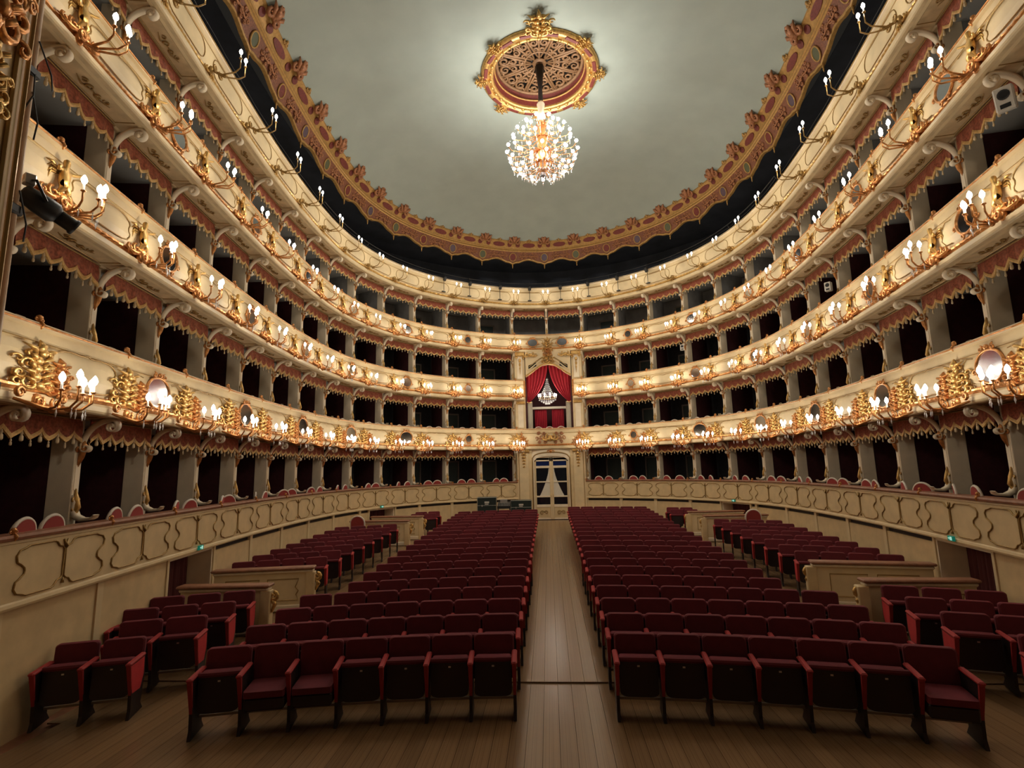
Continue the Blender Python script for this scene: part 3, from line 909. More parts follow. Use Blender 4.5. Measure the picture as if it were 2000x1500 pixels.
# pierced grille: scrollwork spokes
for q in range(8):
    mb = MB(); a0 = 2*PI*q/8
    def rotp(p): return (p[0]*math.cos(a0)-p[1]*math.sin(a0), p[0]*math.sin(a0)+p[1]*math.cos(a0), p[2])
    t_ = MB()
    t_.box(.18, 1.55, -.035, .035, .46, .50)
    for sg in (-1, 1):
        t_.spiral((1.22, sg*.20), .20, 1.4, PI, sg, .045, plane='xy', y=.50)
        t_.spiral((.92, sg*.18), .15, 1.3, 0, -sg, .040, plane='xy', y=.50)
        t_.spiral((1.36, sg*.42), .14, 1.3, PI*.5, sg, .035, plane='xy', y=.50)
        t_.spiral((.62, sg*.12), .11, 1.2, PI, sg, .035, plane='xy', y=.50)
        t_.tube([(.3, sg*.05, .48), (.8, sg*.28, .47), (1.2, sg*.46, .47), (1.5, sg*.50, .48)], [.03, .045, .045, .03], 6)
    mb.add([rotp(p) for p in t_.v], t_.f)
    put('grille_section', mb, 'lattice', ro, smooth=True)
put('grille_ring', MB().tube([(1.5*math.cos(2*PI*i/40), 1.5*math.sin(2*PI*i/40), .47) for i in range(40)], .07, 6, closed=True).tube([(.52*math.cos(2*PI*i/24), .52*math.sin(2*PI*i/24), .48) for i in range(24)], .04, 6, closed=True).lathe([(.24, .44), (.24, .52)], 20), 'lattice', ro, smooth=True)
INL = MB().cbox(-.33, .33, -.065, .065, -.135, -.08, .02).mesh('red_inlay', 'cornred')
for q in range(16):
    a = 2*PI*(q+.5)/16
    if q % 1 == 0:
        link('red_inlay', INL, ro, Matrix.Rotation(a, 4, 'Z') @ Matrix.Translation((0, 1.885, 0)) @ Matrix.Diagonal((.75, 1, 1, 1)))
for q in range(8):
    a = 2*PI*q/8
    mxr = Matrix.Rotation(a, 4, 'Z') @ Matrix.Translation((0, -1.84, -.06)) @ Matrix.Rotation(PI/2+.03, 4, 'X')
    link('gilded_crest', CART, ro, mxr @ Matrix.Diagonal((.75, 1, .42, 1)))
link('gilded_crest', CART, ro, Matrix.Translation((0, -1.88, -.06)) @ Matrix.Rotation(PI/2+.0, 4, 'X') @ Matrix.Diagonal((1.05, 1.3, .86, 1)))
BEADM = MB().ball((0, 0, 0), .07, 8, 5).mesh('bead', 'gold', True)
for q in range(32):
    a = 2*PI*q/32
    link('bead', BEADM, ro, T(1.73*math.cos(a), 1.73*math.sin(a), -.08))

CZ = 13.95
ch = thing('chandelier', 'large crystal chandelier of white globe bulbs hanging below the ceiling rosette', 'chandelier', T(RX, RY, CZ))
put('stem', MB().tube([(0, 0, 3.05), (0, 0, 2.2), (0, 0, 1.5), (0, 0, .9)], [.16, .07, .09, .05], 8), 'black', ch, smooth=True)
put('velvet_sleeve', MB().lathe([(.06, .95), (.16, 1.1), (.10, 1.35), (.14, 1.6), (.06, 1.75)], 10), 'greycream', ch, smooth=True)
put('gilded_core', MB().lathe([(.04, -1.0), (.16, -.85), (.10, -.6), (.24, -.4), (.12, -.1), (.2, .2), (.1, .5), (.16, .8), (.05, 1.0)], 12), 'redgold', ch, smooth=True)
BULBC = MB().ball((0, 0, 0), .060, 8, 6).mesh('bulb', 'bulbc', True)
rings = [(1.20, -.10, 18), (.98, .42, 14), (.62, .82, 9), (1.08, -.48, 16), (.76, -.76, 12), (.45, -.35, 5), (.36, 1.02, 5)]
arm = MB(); cr = MB()
for r, z, n in rings:
    for i in range(n):
        a = 2*PI*(i+.37*(z > 0))/n
        c, s_ = math.cos(a), math.sin(a)
        arm.tube([(.12*c, .12*s_, z-.05), (r*.5*c, r*.5*s_, z-.22), (r*.9*c, r*.9*s_, z-.2), (r*c, r*s_, z-.07)], [.022, .016, .014, .02], 4)
        link('bulb', BULBC, ch, T(r*c, r*s_, z))
        for q in range(3):
            cr.lathe([(.003, .0), (.016, -.05), (.003, -.13)], 4, (r*(.98-.14*q)*c, r*(.98-.14*q)*s_, z-.14-.05*q))
put('gilded_arms', arm, 'redgold', ch, smooth=True)
for i in range(40):
    a = 2*PI*i/40
    for q in range(10 if i % 4 == 0 else 0):
        t = q/9; r = .1+1.05*math.sin(t*PI/2); z = .95-1.0*(1-math.cos(t*PI/2))
        cr.ball((r*math.cos(a), r*math.sin(a), z), .016, 4, 3)
for i in range(24):
    a = 2*PI*i/24
    for q in range(6):
        t = q/5; r = .95*(1-t)+.08; cr.lathe([(.003, 0), (.018, -.06), (.003, -.15)], 4, (r*math.cos(a), r*math.sin(a), -.62-.32*t))
cs = put('crystal_drops', cr, 'clearcrystal', ch); cs['kind'] = 'stuff'
for i in range(6):
    a = 2*PI*i/6
    ld = bpy.data.lights.new('chandelier_light', 'POINT'); ld.energy = CHANDELIER_W/6; ld.color = (1.0, .95, .87); ld.shadow_soft_size = .12
    lo = bpy.data.objects.new('chandelier_light', ld); col.objects.link(lo); lo.parent = ch; lo.location = (1.28*math.cos(a), 1.28*math.sin(a), .12)

# ================================================================== SCONCES
CAND = MB().lathe([(.028, 0), (.03, .012), (.014, .02), (.014, .11)], 8).mesh('candle', 'candle', True)
BULB = MB().lathe([(.012, .10), (.030, .125), (.040, .158), (.028, .20), (.005, .235)], 8).mesh('flame_bulb', 'bulb', True)
DROP = MB().lathe([(.002, 0), (.008, -.02), (.002, -.03), (.014, -.08), (.002, -.14)], 5).mesh('crystal_drop', 'crystal')
SPOS = {1: [(-.27, -.54, .10), (-.12, -.64, .16), (.03, -.60, .08), (.17, -.64, .12), (.30, -.52, .10)],
        2: [(-.16, -.46, .12), (.0, -.56, .08), (.15, -.54, .16), (.27, -.44, .10)],
        3: [(-.14, -.62, .12), (.03, -.70, .08), (.18, -.62, .14)],
        4: [(-.13, -.74, .22), (.13, -.74, .22)]}
def branch(t):
    mb = MB(); k = 5
    for (x, y, z) in SPOS[t]:
        mb.tube([(0, -.03, .02), (x*.3, y*.45, -.13), (x*.8, y*.85, -.11), (x, y, -.02), (x, y, z+.005)], [.022, .02, .017, .014, .014], k)
        mb.lathe([(.006, z-.02), (.035, z), (.03, z+.012)], 7, (x, y, 0))
    mb.spiral((-.14, -.04), .09, 1.3, PI*.3, -1, .02, y=-.2).spiral((.14, -.04), .09, 1.3, PI*.7, 1, .02, y=-.2)
    mb.ball((0, -.06, .0), (.08, .06, .10), 8, 5).ball((0, y*.5, -.13), .045, 7, 4)
    if t == 1:
        mb.tube([(-.42, -.10, -.02), (-.2, -.3, -.12), (.0, -.38, -.14), (.2, -.3, -.12), (.42, -.10, -.02)], [.02, .03, .035, .03, .02], 6)
        mb.spiral((-.36, .06), .08, 1.2, 0, 1, .022, y=-.12).spiral((.36, .06), .08, 1.2, PI, -1, .022, y=-.12)
    return mb.mesh('gilded_branch', 'redgold' if t < 4 else 'goldline', True)
BR = {t: branch(t) for t in SPOS}
NUMW = {1: 'five', 2: 'four', 3: 'three', 4: 'two'}
for t in (1, 2, 3, 4):
    zb, zt = TZ[t]; H = (zt-zb)/1.09
    for j in range(-14, 15):
        if j == 0 and t < 4: continue
        s_ = thing('candle_sconce', f'gilded {NUMW[t]}-candle sconce on the {TIERNAME[t]}, {colpos(j)}', 'sconce', F(j, -.03, zb+{1: .06, 2: .18, 3: .16, 4: .30}[t]*H), f'sconces on the {TIERNAME[t]}')
        link('gilded_branch', BR[t], s_)
        flip = -1 if j > 0 else 1
        rg = random.Random(j*7+t)
        for (x, y, z) in SPOS[t]:
            c = link('candle', CAND, s_, T(x, y, z, 0, 1.0))
            c.matrix_basis = Matrix.Translation((x, y, z)) @ Matrix.Rotation(rg.uniform(-.05, .05), 4, 'Y')
            link('flame_bulb', BULB, c)
            if t < 3: link('crystal_drop', DROP, s_, T(x*.9, y*.9, -.11))
        ld = bpy.data.lights.new('sconce_light', 'POINT'); ld.energy = SCONCE_W[t]; ld.color = LAMP_COL; ld.shadow_soft_size = .05
        lo = bpy.data.objects.new('sconce_light', ld); col.objects.link(lo); lo.parent = s_
        lo.location = (.05, {1: -.66, 2: -.58, 3: -.70, 4: -.80}[t], .34)

# ================================================================== CENTRE: DOOR AND ROYAL BOX
# flanking wall of the central door
wc = sthing('wall_centre', 'cream panelled wall with gilded drops flanking the central door', 'wall')
for sg in (-1, 1):
    a, b = (-1, -.56) if sg < 0 else (.56, 1)
    put('wall_panel', MB().sweep([(.45, .3), (.05, .3), (.05, 4.17), (.45, 4.17)], a, b, 4), 'cream2', wc)
    a, b = (-.93, -.66) if sg < 0 else (.66, .93)
    put('pilaster', MB().sweep([(.2, .35), (.0, .35), (.0, 4.15), (.2, 4.15)], a, b, 2), 'cream', wc)
    put('pilaster_capital', MB().sweep([(.2, 3.98), (-.03, 3.98), (-.05, 4.05), (-.05, 4.15), (.2, 4.15)], a-.02, b+.02, 2), 'gold', wc)
    mb = MB()
    for q in range(5):
        z = 3.92-q*.16; r = .075-.011*q
        mb.ball((0, -.03, z), (r, .04, r*1.1), 7, 4)
        for sx in (-1, 1): mb.spiral((sx*r*1.1, z-.03), r*.7, 1.1, PI*.5, -sx, .014, y=-.02)
    put('gilded_drop', mb, 'gold', wc, F((a+b)/2, 0, 0), smooth=True)
    # narrow strip next to the boxes
    a, b = (-1.0, -.965) if sg < 0 else (.965, 1.0)
    put('corner_strip', MB().sweep([(.2, .35), (-.02, .35), (-.02, 4.15), (.2, 4.15)], a, b, 1), 'cream', wc)
DB = .53
def arch_top(x, hw, zs, zc):
    t = abs(x)/hw
    return zs+(zc-zs)*math.sqrt(max(0, 1-t**2.4))
def arched(hw, z0, zs, zc, n=16):
    p = [(-hw, z0)]+[(-hw+2*hw*i/n, arch_top(-hw+2*hw*i/n, hw, zs, zc)) for i in range(n+1)]+[(hw, z0)]
    return p
dr = sthing('door_1', 'tall arched double door with dark glass panes at the end of the aisle', 'door', T(0, 28.50, DB))
mp = lambda x, z, h: (x, h, z)
outer = arched(1.08, 0, 3.28, 3.60); inner = arched(.90, 0, 3.02, 3.26)
fr = MB(); n = len(outer)
for h0, h1 in ((-.10, .15),):
    vv = [mp(a, b, h0) for a, b in outer]+[mp(a, b, h0) for a, b in inner]+[mp(a, b, h1) for a, b in outer]+[mp(a, b, h1) for a, b in inner]
    ff = []
    for i in range(n-1):
        ff += [(i, i+1, n+i+1, n+i), (n+i, n+i+1, 3*n+i+1, 3*n+i), (i, 2*n+i, 2*n+i+1, i+1), (2*n+i, 3*n+i, 3*n+i+1, 2*n+i+1)]
    fr.add(vv, ff)
put('door_frame', fr, 'greycream', dr)
put('frame_moulding', MB().tube([(a*.955, -.11, b-.05) for a, b in arched(1.03, 0.05, 3.22, 3.52)], .028, 6), 'goldline', dr, smooth=True)
put('overdoor_panel', MB().prism(arched(1.10, 3.0, 3.3, 3.62), -.02, .1, mp).box(-1.12, 1.12, .0, .12, 3.3, 3.64), 'greycream', dr)
put('gilded_crest', MB().spiral((-.12, 3.5), .09, 1.2, 0, 1, .02, y=-.1).spiral((.12, 3.5), .09, 1.2, PI, -1, .02, y=-.1).ball((0, -.12, 3.52), (.08, .05, .1), 7, 4), 'redgold', dr, smooth=True)
def leaf(sg):
    o = bpy.data.objects.new('door_leaf', None); col.objects.link(o); o.parent = dr
    X = lambda a, b: (min(sg*a, sg*b), max(sg*a, sg*b))
    def bx(nm, a, b, z0, z1, mt, y0=-.02, y1=.05, bev=.006):
        x0, x1 = X(a, b); return put(nm, MB().cbox(x0, x1, y0, y1, z0, z1, bev), mt, o)
    bx('stile', .0, .10, 0, 3.20, 'cream'); bx('stile', .80, .90, 0, 3.06, 'cream')
    for z0, z1 in ((0, .08), (.62, .76), (1.13, 1.21), (1.89, 1.96), (2.64, 2.76), (3.06, 3.18)):
        bx('cross_rail', .10, .80, z0, z1, 'greycream')
    bx('wood_panel', .10, .80, .08, .62, 'cream2', .0, .03)
    for z0, z1, mt in ((.76, 1.13, 'darkglass'), (1.21, 1.89, 'darkglass'), (1.96, 2.64, 'darkglass'), (2.76, 3.06, 'blueglass')):
        bx('glass_pane', .10, .80, z0, z1, mt, .015, .03, .001)
    c = sg*.45
    put('gilded_scroll', MB().spiral((c-.1, .34), .12, 1.3, 0, 1, .016, y=-.01).spiral((c+.12, .36), .10, 1.3, PI, -1, .016, y=-.01), 'goldline', o, smooth=True)
    # rounded corners of the oval lower pane
    put('handle', MB().tube([(sg*.06, -.02, 1.12), (sg*.06, -.07, 1.14), (sg*.06, -.07, 1.26), (sg*.06, -.02, 1.28)], .012, 6), 'gold', o, smooth=True)
    # white tied-back net curtain behind the glass, seen against the dark foyer
    rows = []
    for i in range(9):
        t = i/8; z = 2.62-1.42*t; wdt = .04+.50*t**1.5
        rows.append([(sg*(.10+wdt*k/14), .006+.004*math.sin(k*2.1), z) for k in range(15)])
    put('net_curtain', MB().grid(rows), 'whitecloth', o, smooth=True)
leaf(-1); leaf(1)

# central relief on the first tier
b1 = BALC[1]; zb, zt = TZ[1]
link('scroll_relief', RELIEF, b1, F(0, -.04, zb+.61) @ Matrix.Diagonal((1.45, 1, 1.5, 1)))
link('scroll_relief', FOLG, b1, F(0, -.05, zb+.55) @ Matrix.Diagonal((1.1, 1, 1.8, 1)))
for sg in (-1, 1):
    link('gilded_drop', CARTR, b1, F(sg*.86, -.04, zb+.30) @ Matrix.Diagonal((.3, .7, .62, 1)))
    o = link('oval_mirror', MIR[3][0], BALC[3], F(sg*.45, -.04, TZ[3][0]+.52)); link('mirror_frame', MIR[3][1], o)
link('cartouche', CART, BALC[3], F(0, -.06, TZ[3][0]-.05) @ Matrix.Diagonal((.7, 1, .85, 1)))

# royal box
rb = thing('royal_box', 'cream and gold royal box with arched pediment above the central door', 'royal box', T(0, 28.3, 5.2))
RBM = Matrix.Translation((0, -28.3, -5.2))
def rput(nm, mbx, mt, sm=False, par=None):
    return put(nm, mbx, mt, par or rb, RBM if par is None else None, smooth=sm)
for sg in (-1, 1):
    a, b = (-1.0, -.70) if sg < 0 else (.70, 1.0)
    rput('pilaster', MB().sweep([(.5, 5.22), (.04, 5.22), (.04, 9.42), (.5, 9.42)], a, b, 2), 'cream')
    a2, b2 = (-.93, -.77) if sg < 0 else (.77, .93)
    rput('pilaster_shaft', MB().sweep([(.1, 5.3), (.0, 5.3), (.0, 6.55), (.1, 6.55)], a2, b2, 1).sweep([(.1, 7.95), (.0, 7.95), (.0, 9.2), (.1, 9.2)], a2, b2, 1), 'greycream')
    m2 = F((a+b)/2, 0, 0)
    put('gilded_capital', MB().cbox(-.26, .26, -.10, .1, 9.2, 9.40, .03).spiral((-.18, 9.15), .09, 1.2, PI*.5, 1, .025, y=-.06).spiral((.18, 9.15), .09, 1.2, PI*.5, -1, .025, y=-.06).cbox(-.24, .24, -.06, .1, 6.58, 6.72, .03), 'gold', rb, RBM @ m2)
    put('gilded_drop', MB().ball((0, -.02, 8.95), (.08, .05, .12), 7, 4).ball((0, -.02, 8.72), (.06, .04, .1), 7, 4).ball((0, -.02, 8.52), (.04, .03, .1), 7, 4).tube([(0, -.01, 8.5), (0, -.02, 8.2)], [.03, .005], 5), 'gold', rb, RBM @ m2, smooth=True)
    rput('side_wall', MB().box(sg*1.24-.03, sg*1.24+.03, 28.5, 31.0, 4.3, 9.4), 'wallred')
    # gilded fluted strip beside the second-tier parapet
    rput('fluted_strip', MB().sweep([(.02, 6.95), (-.06, 6.95), (-.06, 7.85), (.02, 7.85)], -.755 if sg < 0 else .70, -.70 if sg < 0 else .755, 1), 'redgold')
rput('back_wall', MB().box(-1.24, 1.24, 31.0, 31.1, 4.3, 9.4), 'wallred')
rput('box_floor', MB().box(-1.24, 1.24, 28.5, 31.0, 4.26, 4.32), 'wallred')
rput('box_ceiling', MB().box(-1.24, 1.24, 28.5, 31.0, 9.34, 9.4), 'wallred')
def arcz(x):
    t = abs(x)/1.2
    if t < .30: return 8.72-.06*(t/.3)
    if t < .62: return 8.66-.26*((t-.3)/.32)
    return 8.40-.32*((t-.62)/.38)**.8
xs = [-1.22+2.44*i/24 for i in range(25)]
ped = [(x, arcz(x)) for x in xs]+[(1.22, 9.42), (-1.22, 9.42)]
rput('pediment', MB().prism(ped, 28.22, 28.55, mp), 'cream')
rput('pediment_moulding', MB().tube([(x, 28.20, arcz(x)+.02) for x in xs], .04, 6), 'gold', True)
rput('pediment_moulding', MB().tube([(x, 28.19, arcz(x)+.26) for x in xs if abs(x) < 1.15], .03, 6), 'cream', True)
rput('pediment_moulding', MB().tube([(x, 28.19, arcz(x)+.40) for x in xs if abs(x) < 1.05], .022, 6), 'goldline', True)
rput('mirror_inset', MB().prism([(-1.05, 8.42), (-.62, 8.62), (-.62, 8.82), (-1.05, 8.66)], 28.19, 28.22, mp).prism([(1.05, 8.42), (1.05, 8.66), (.62, 8.82), (.62, 8.62)], 28.19, 28.22, mp), 'mirror')
put('gilded_crest', MB().add([], []), 'gold', rb) if False else link('gilded_crest', CART, rb, RBM @ T(0, 28.22, 8.76) @ Matrix.Diagonal((.85, 1, .5, 1)))
link('gilded_crest', CARTR, rb, RBM @ T(0, 28.20, 9.15) @ Matrix.Diagonal((.6, 1, .45, 1)))
for sg in (-1, 1): link('gilded_crest', FOLG, rb, RBM @ T(sg*.95, 28.20, 9.2) @ Matrix.Diagonal((1.0, 1, 1.2, 1)))

rc = thing('royal_curtain', 'crimson swagged curtain filling the arch of the royal box', 'curtain', T(0, 28.5, 5.2))
for sg in (-1, 1):
    rows = []
    for i in range(15):
        t = i/14; row = []
        for k in range(41):
            s_ = k/40
            x0 = 1.2-1.18*s_; z0 = arcz(x0)+.05
            x = x0+((1.16-.16*s_)-x0)*t**1.7
            z = z0+(6.68+.06*s_-z0)*t-.25*math.sin(PI*t)*s_*.6
            y = .05+.055*math.sin(s_*38)*(1-.4*t)+.05*math.sin(PI*t)
            row.append((sg*x, y, z-5.2))
        rows.append(row)
    put('drape', MB().grid(rows), 'curtain', rc, smooth=True)
    rows = []
    for z in (6.72, 6.4, 6.0, 5.6, 4.34):
        rows.append([(sg*(1.16-.26*k/20), .10+.04*math.sin(k*1.5), z-5.2) for k in range(21)])
    put('white_drape', MB().grid(rows), 'whitecloth', rc, smooth=True)
    put('tieback', MB().tube([(sg*1.18, -.02, 1.50), (sg*1.05, -.06, 1.44), (sg*.95, .0, 1.5)], .03, 6), 'fringe', rc, smooth=True)
    rows = []
    for z in (6.42, 4.34):
        rows.append([(sg*(.14+.66*k/30), 1.2+.04*math.sin(k*1.4), z-5.2) for k in range(31)])
    put('back_curtain', MB().grid(rows), 'curtain', rc, smooth=True)
put('white_pelmet', MB().cbox(-.95, .95, 1.1, 1.2, 1.22, 1.36, .02).tube([(-.95, 1.08, 1.24), (.95, 1.08, 1.24)], .02, 5), 'whitecloth', rc)

rch = thing('royal_chandelier', 'small lit crystal chandelier hanging inside the royal box', 'chandelier', T(-.08, 28.95, 7.0))
cr = MB()
for i in range(26):
    a = 2*PI*i/26
    for q in range(12):
        t = q/11; r = .07+.40*t**1.6; cr.ball((r*math.cos(a), r*math.sin(a), .95-1.0*t), .014, 4, 3)
    for q in range(4): cr.lathe([(.002, 0), (.012, -.04), (.002, -.09)], 4, ((.46-.11*q)*math.cos(a), (.46-.11*q)*math.sin(a), -.10-.07*q))
cx_ = put('crystal_strings', cr, 'crystal', rch); cx_['kind'] = 'stuff'
put('crown', MB().lathe([(.02, 1.3), (.03, 1.1), (.10, 1.05), (.11, .95), (.06, .92)], 10), 'steel', rch, smooth=True)
put('gilded_ring', MB().tube([(.46*math.cos(2*PI*i/24), .46*math.sin(2*PI*i/24), -.04) for i in range(24)], .02, 5, closed=True), 'gold', rch, smooth=True)
for i in range(10):
    a = 2*PI*i/10; c = link('candle', CAND, rch, T(.48*math.cos(a), .48*math.sin(a), -.05)); link('flame_bulb', BULB, c)
ld = bpy.data.lights.new('royal_light', 'POINT'); ld.energy = 22; ld.color = LAMP_COL; ld.shadow_soft_size = .1
lo = bpy.data.objects.new('royal_light', ld); col.objects.link(lo); lo.parent = rch; lo.location = (0, -.52, .12)

# ================================================================== STALLS SEATS
def rrect(x0, x1, z0, z1, r, rb_=0.0, n=5):
    p = []
    def arc(cx_, cz_, rr, a0, a1):
        for i in range(n+1):
            a = a0+(a1-a0)*i/n; p.append((cx_+rr*math.cos(a), cz_+rr*math.sin(a)))
    arc(x1-r, z1-r*.75, r, 0, PI/2) if False else None
    for i in range(n+1):
        a = PI/2*i/n; p.append((x1-r+r*math.cos(a), z1-r*.7+r*.7*math.sin(a)))
    for i in range(n+1):
        a = PI/2+PI/2*i/n; p.append((x0+r+r*math.cos(a), z1-r*.7+r*.7*math.sin(a)))
    if rb_ > 0:
        for i in range(n+1):
            a = PI+PI/2*i/n; p.append((x0+rb_+rb_*math.cos(a), z0+rb_*.5+rb_*.5*math.sin(a)))
        for i in range(n+1):
            a = 1.5*PI+PI/2*i/n; p.append((x1-rb_+rb_*math.cos(a), z0+rb_*.5+rb_*.5*math.sin(a)))
    else:
        p += [(x0, z0), (x1, z0)]
    return p
def pillow(poly, y0, y1, mpf, inset=.02):
    mb = MB(); n = len(poly)
    cx_ = sum(p[0] for p in poly)/n; cz_ = sum(p[1] for p in poly)/n
    def sh(k): return [(cx_+(a-cx_)*k, cz_+(b-cz_)*k) for a, b in poly]
    L = [(sh(.93), y0), (poly, y0+inset), (poly, y1-inset), (sh(.93), y1)]
    vv = [mpf(a, b, h) for q, h in L for a, b in q]
    ff = [tuple(range(n)), tuple(reversed(range(3*n, 4*n)))]
    for r in range(3):
        for i in range(n): ff.append((r*n+i, (r+1)*n+i, (r+1)*n+(i+1) % n, r*n+(i+1) % n))
    return mb.add(vv, ff)
SW = .565
lean = lambda x, z, h: (x, h+.12*(z-.42), z)
hw = SW/2-.005
BACK = pillow(rrect(-hw, hw, .38, .935, .062), .17, .26, lean).mesh('backrest', 'velvet')
# folded seat: dark underside towards the viewer, velvet roll on top
hs_ = SW/2-.04
FOLD = MB().prism(rrect(-hs_, hs_, .27, .70, .03, .10), -.12, -.08, lambda x, z, h: (x, h+.06*(z-.3), z)).mesh('seat_shell', 'seatwood')
FOLDC = MB().prism(rrect(-hs_, hs_, .30, .73, .04, .06), -.08, .04, lambda x, z, h: (x, h+.06*(z-.3), z)).tube([(-hs_, -.085, .715), (-hs_*.5, -.105, .72), (hs_*.5, -.105, .72), (hs_, -.085, .715)], .034, 8).mesh('seat_cushion', 'velvet')
PLATE = MB().box(-.016, .016, -.105, -.094, .625, .645).mesh('number_plate', 'steel')
OPENC = pillow([(-hs_, .42), (-hs_, .50), (hs_, .50), (hs_, .42)], -.30, .16, lambda x, z, h: (x, h, z+.04), .03).mesh('seat_cushion', 'velvet')
OPENS = MB().cbox(-hs_, hs_, -.27, .14, .30, .455, .02).mesh('seat_shell', 'seatwood')
BAR = MB().box(-SW/2, SW/2, .05, .09, .17, .20).mesh('support_bar', 'palebar')
ARM = MB().cbox(-.036, .036, -.31, .20, .70, .745, .016).mesh('armrest', 'velvetred')
armf = MB().add([(-.028, -.285, .70), (.028, -.285, .70), (.018, -.17, .30), (-.018, -.17, .30), (-.028, -.25, .70), (.028, -.25, .70), (.018, -.15, .30), (-.018, -.15, .30)], [(0, 3, 2, 1), (4, 5, 6, 7), (0, 1, 5, 4), (1, 2, 6, 5), (2, 3, 7, 6), (3, 0, 4, 7)]).mesh('arm_front', 'velvetred')
side_poly = [(-.27, .70), (.22, .70), (.24, .45), (.16, .10), (.24, .0), (-.20, .0), (-.16, .10), (-.17, .30)]
LEG = MB().prism([(a, b) for a, b in side_poly], -.020, .020, lambda a, b, h: (h, a, b)).mesh('leg', 'seatwood')
LEGV = MB().prism([(-.25, .69), (.18, .69), (.19, .46), (.10, .30), (-.16, .32)], -.024, .024, lambda a, b, h: (h, a, b)).mesh('arm_side', 'velvetend')

farmesh = MB()
def merged(*ms):
    mb = MB()
    for me in ms: mb.add([tuple(v.co) for v in me.vertices], [tuple(p.vertices) for p in me.polygons])
    return mb
FAR = merged(BACK, FOLDC).mesh('seat', 'velvet')
def seat(mx, label, group, open_=False, left=True, right=False, w=SW, detail=2):
    s_ = thing('theatre_seat', label, 'seat', mx, group)
    k = Matrix.Diagonal((w/SW, 1, 1, 1))
    link('backrest', BACK, s_, k)
    if open_:
        link('seat_cushion', OPENC, s_, k); link('seat_shell', OPENS, s_, k)
    else:
        link('seat_cushion', FOLDC, s_, k)
        if detail > 0: link('seat_shell', FOLD, s_, k)
        if detail > 1: link('number_plate', PLATE, s_, k)
    if detail > 1: link('support_bar', BAR, s_, k)
    for sg, on, outer_ in ((-1, left, False), (1, right, True)):
        if not on: continue
        x = sg*w/2
        a = link('armrest', ARM, s_, Matrix.Translation((x, 0, 0)))
        if detail > 0: link('arm_front', armf, a); link('leg', LEG, s_, Matrix.Translation((x, 0, 0)))
    return s_
RC = 17.5
def row_y(n):
    return 7.30 if n == 1 else 8.22+.872*(n-2)
ROWN = ['', 'one', 'two', 'three', 'four', 'five', 'six', 'seven', 'eight', 'nine', 'ten', 'eleven', 'twelve', 'thirteen', 'fourteen', 'fifteen', 'sixteen', 'seventeen', 'eighteen', 'nineteen', 'twenty', 'twenty-one']
def place(x, ya):
    a = -math.asin(x/RC)
    y = ya - x*x/(2*RC)
    # arm-front line to seat centre
    px = x+math.sin(a)*-.29; py = y+.29*math.cos(a)
    return T(px, py, floor_z(py), a)
for sg, sd, nr in ((-1, 'left', 20), (1, 'right', 21)):
    for n in range(1, nr+1):
        cnt = 7 if n <= 4 else 6
        w_ = .565 if n <= 4 else .575
        for i in range(cnt):
            x = sg*(.655+w_*(i+.5))
            op = (n == 1 and ((sd == 'left' and i in (4, 5)) or (sd == 'right' and i == 6)))
            st = 'red velvet theatre seat folded down' if op else 'maroon velvet folding seat'
            lb = f"{st}, {sd} block, row {ROWN[n]}, {ORD[i+1]} from the aisle"
            L_ = True if sg > 0 else (i == cnt-1 or True)
            lft, rgt = (True, i == cnt-1) if sg > 0 else (i == cnt-1, True)
            seat(place(x, row_y(n)), lb, f'seats of the {sd} centre block', op, lft, rgt, w_, 2 if n <= 4 else (1 if n <= 9 else 0))
# side blocks
def side_place(x, ya, xe):
    a = -math.asin(x/RC)*.9
    y = ya-(x*x-xe*xe)/(2*RC)*.9
    px = x+math.sin(a)*-.29; py = y+.29*math.cos(a)
    return T(px, py, floor_z(py), a)
side_rows = [(7.22, 2, 5.80), (8.24, 2, 5.56), (9.06, 3, 5.58), (9.84, 3, 5.66)]+[(13.22+.90*k, 4, 5.66) for k in range(8)]+[(23.05, 2, 4.95), (23.85, 2, 4.95)]
for sg, sd in ((-1, 'left'), (1, 'right')):
    for r_, (ya, cnt, xe) in enumerate(side_rows):
        w_ = .52 if cnt == 4 else (.53 if r_ in (0, 12, 13) else (.60 if r_ == 1 else .56))
        if sg > 0: xe -= .12
        blk = 'front' if r_ < 4 else ('middle' if r_ < 12 else 'rear')
        rn = r_+1 if r_ < 4 else (r_-3 if r_ < 12 else r_-11)
        for i in range(cnt):
            x = sg*(xe+w_*(i+.5))
            lb = f"maroon folding seat, {sd} side {blk} block, row {ROWN[rn]}, {ORD[i+1]} from side aisle"
            lft, rgt = (True, i == cnt-1) if sg > 0 else (i == cnt-1, True)
            so = seat(side_place(x, ya, xe), lb, f'seats of the {sd} side blocks', False, lft, rgt, w_, 2 if r_ < 4 else 1)
            if i == 0:
                link('arm_side', LEGV, so, Matrix.Translation((-sg*w_/2, 0, 0)))

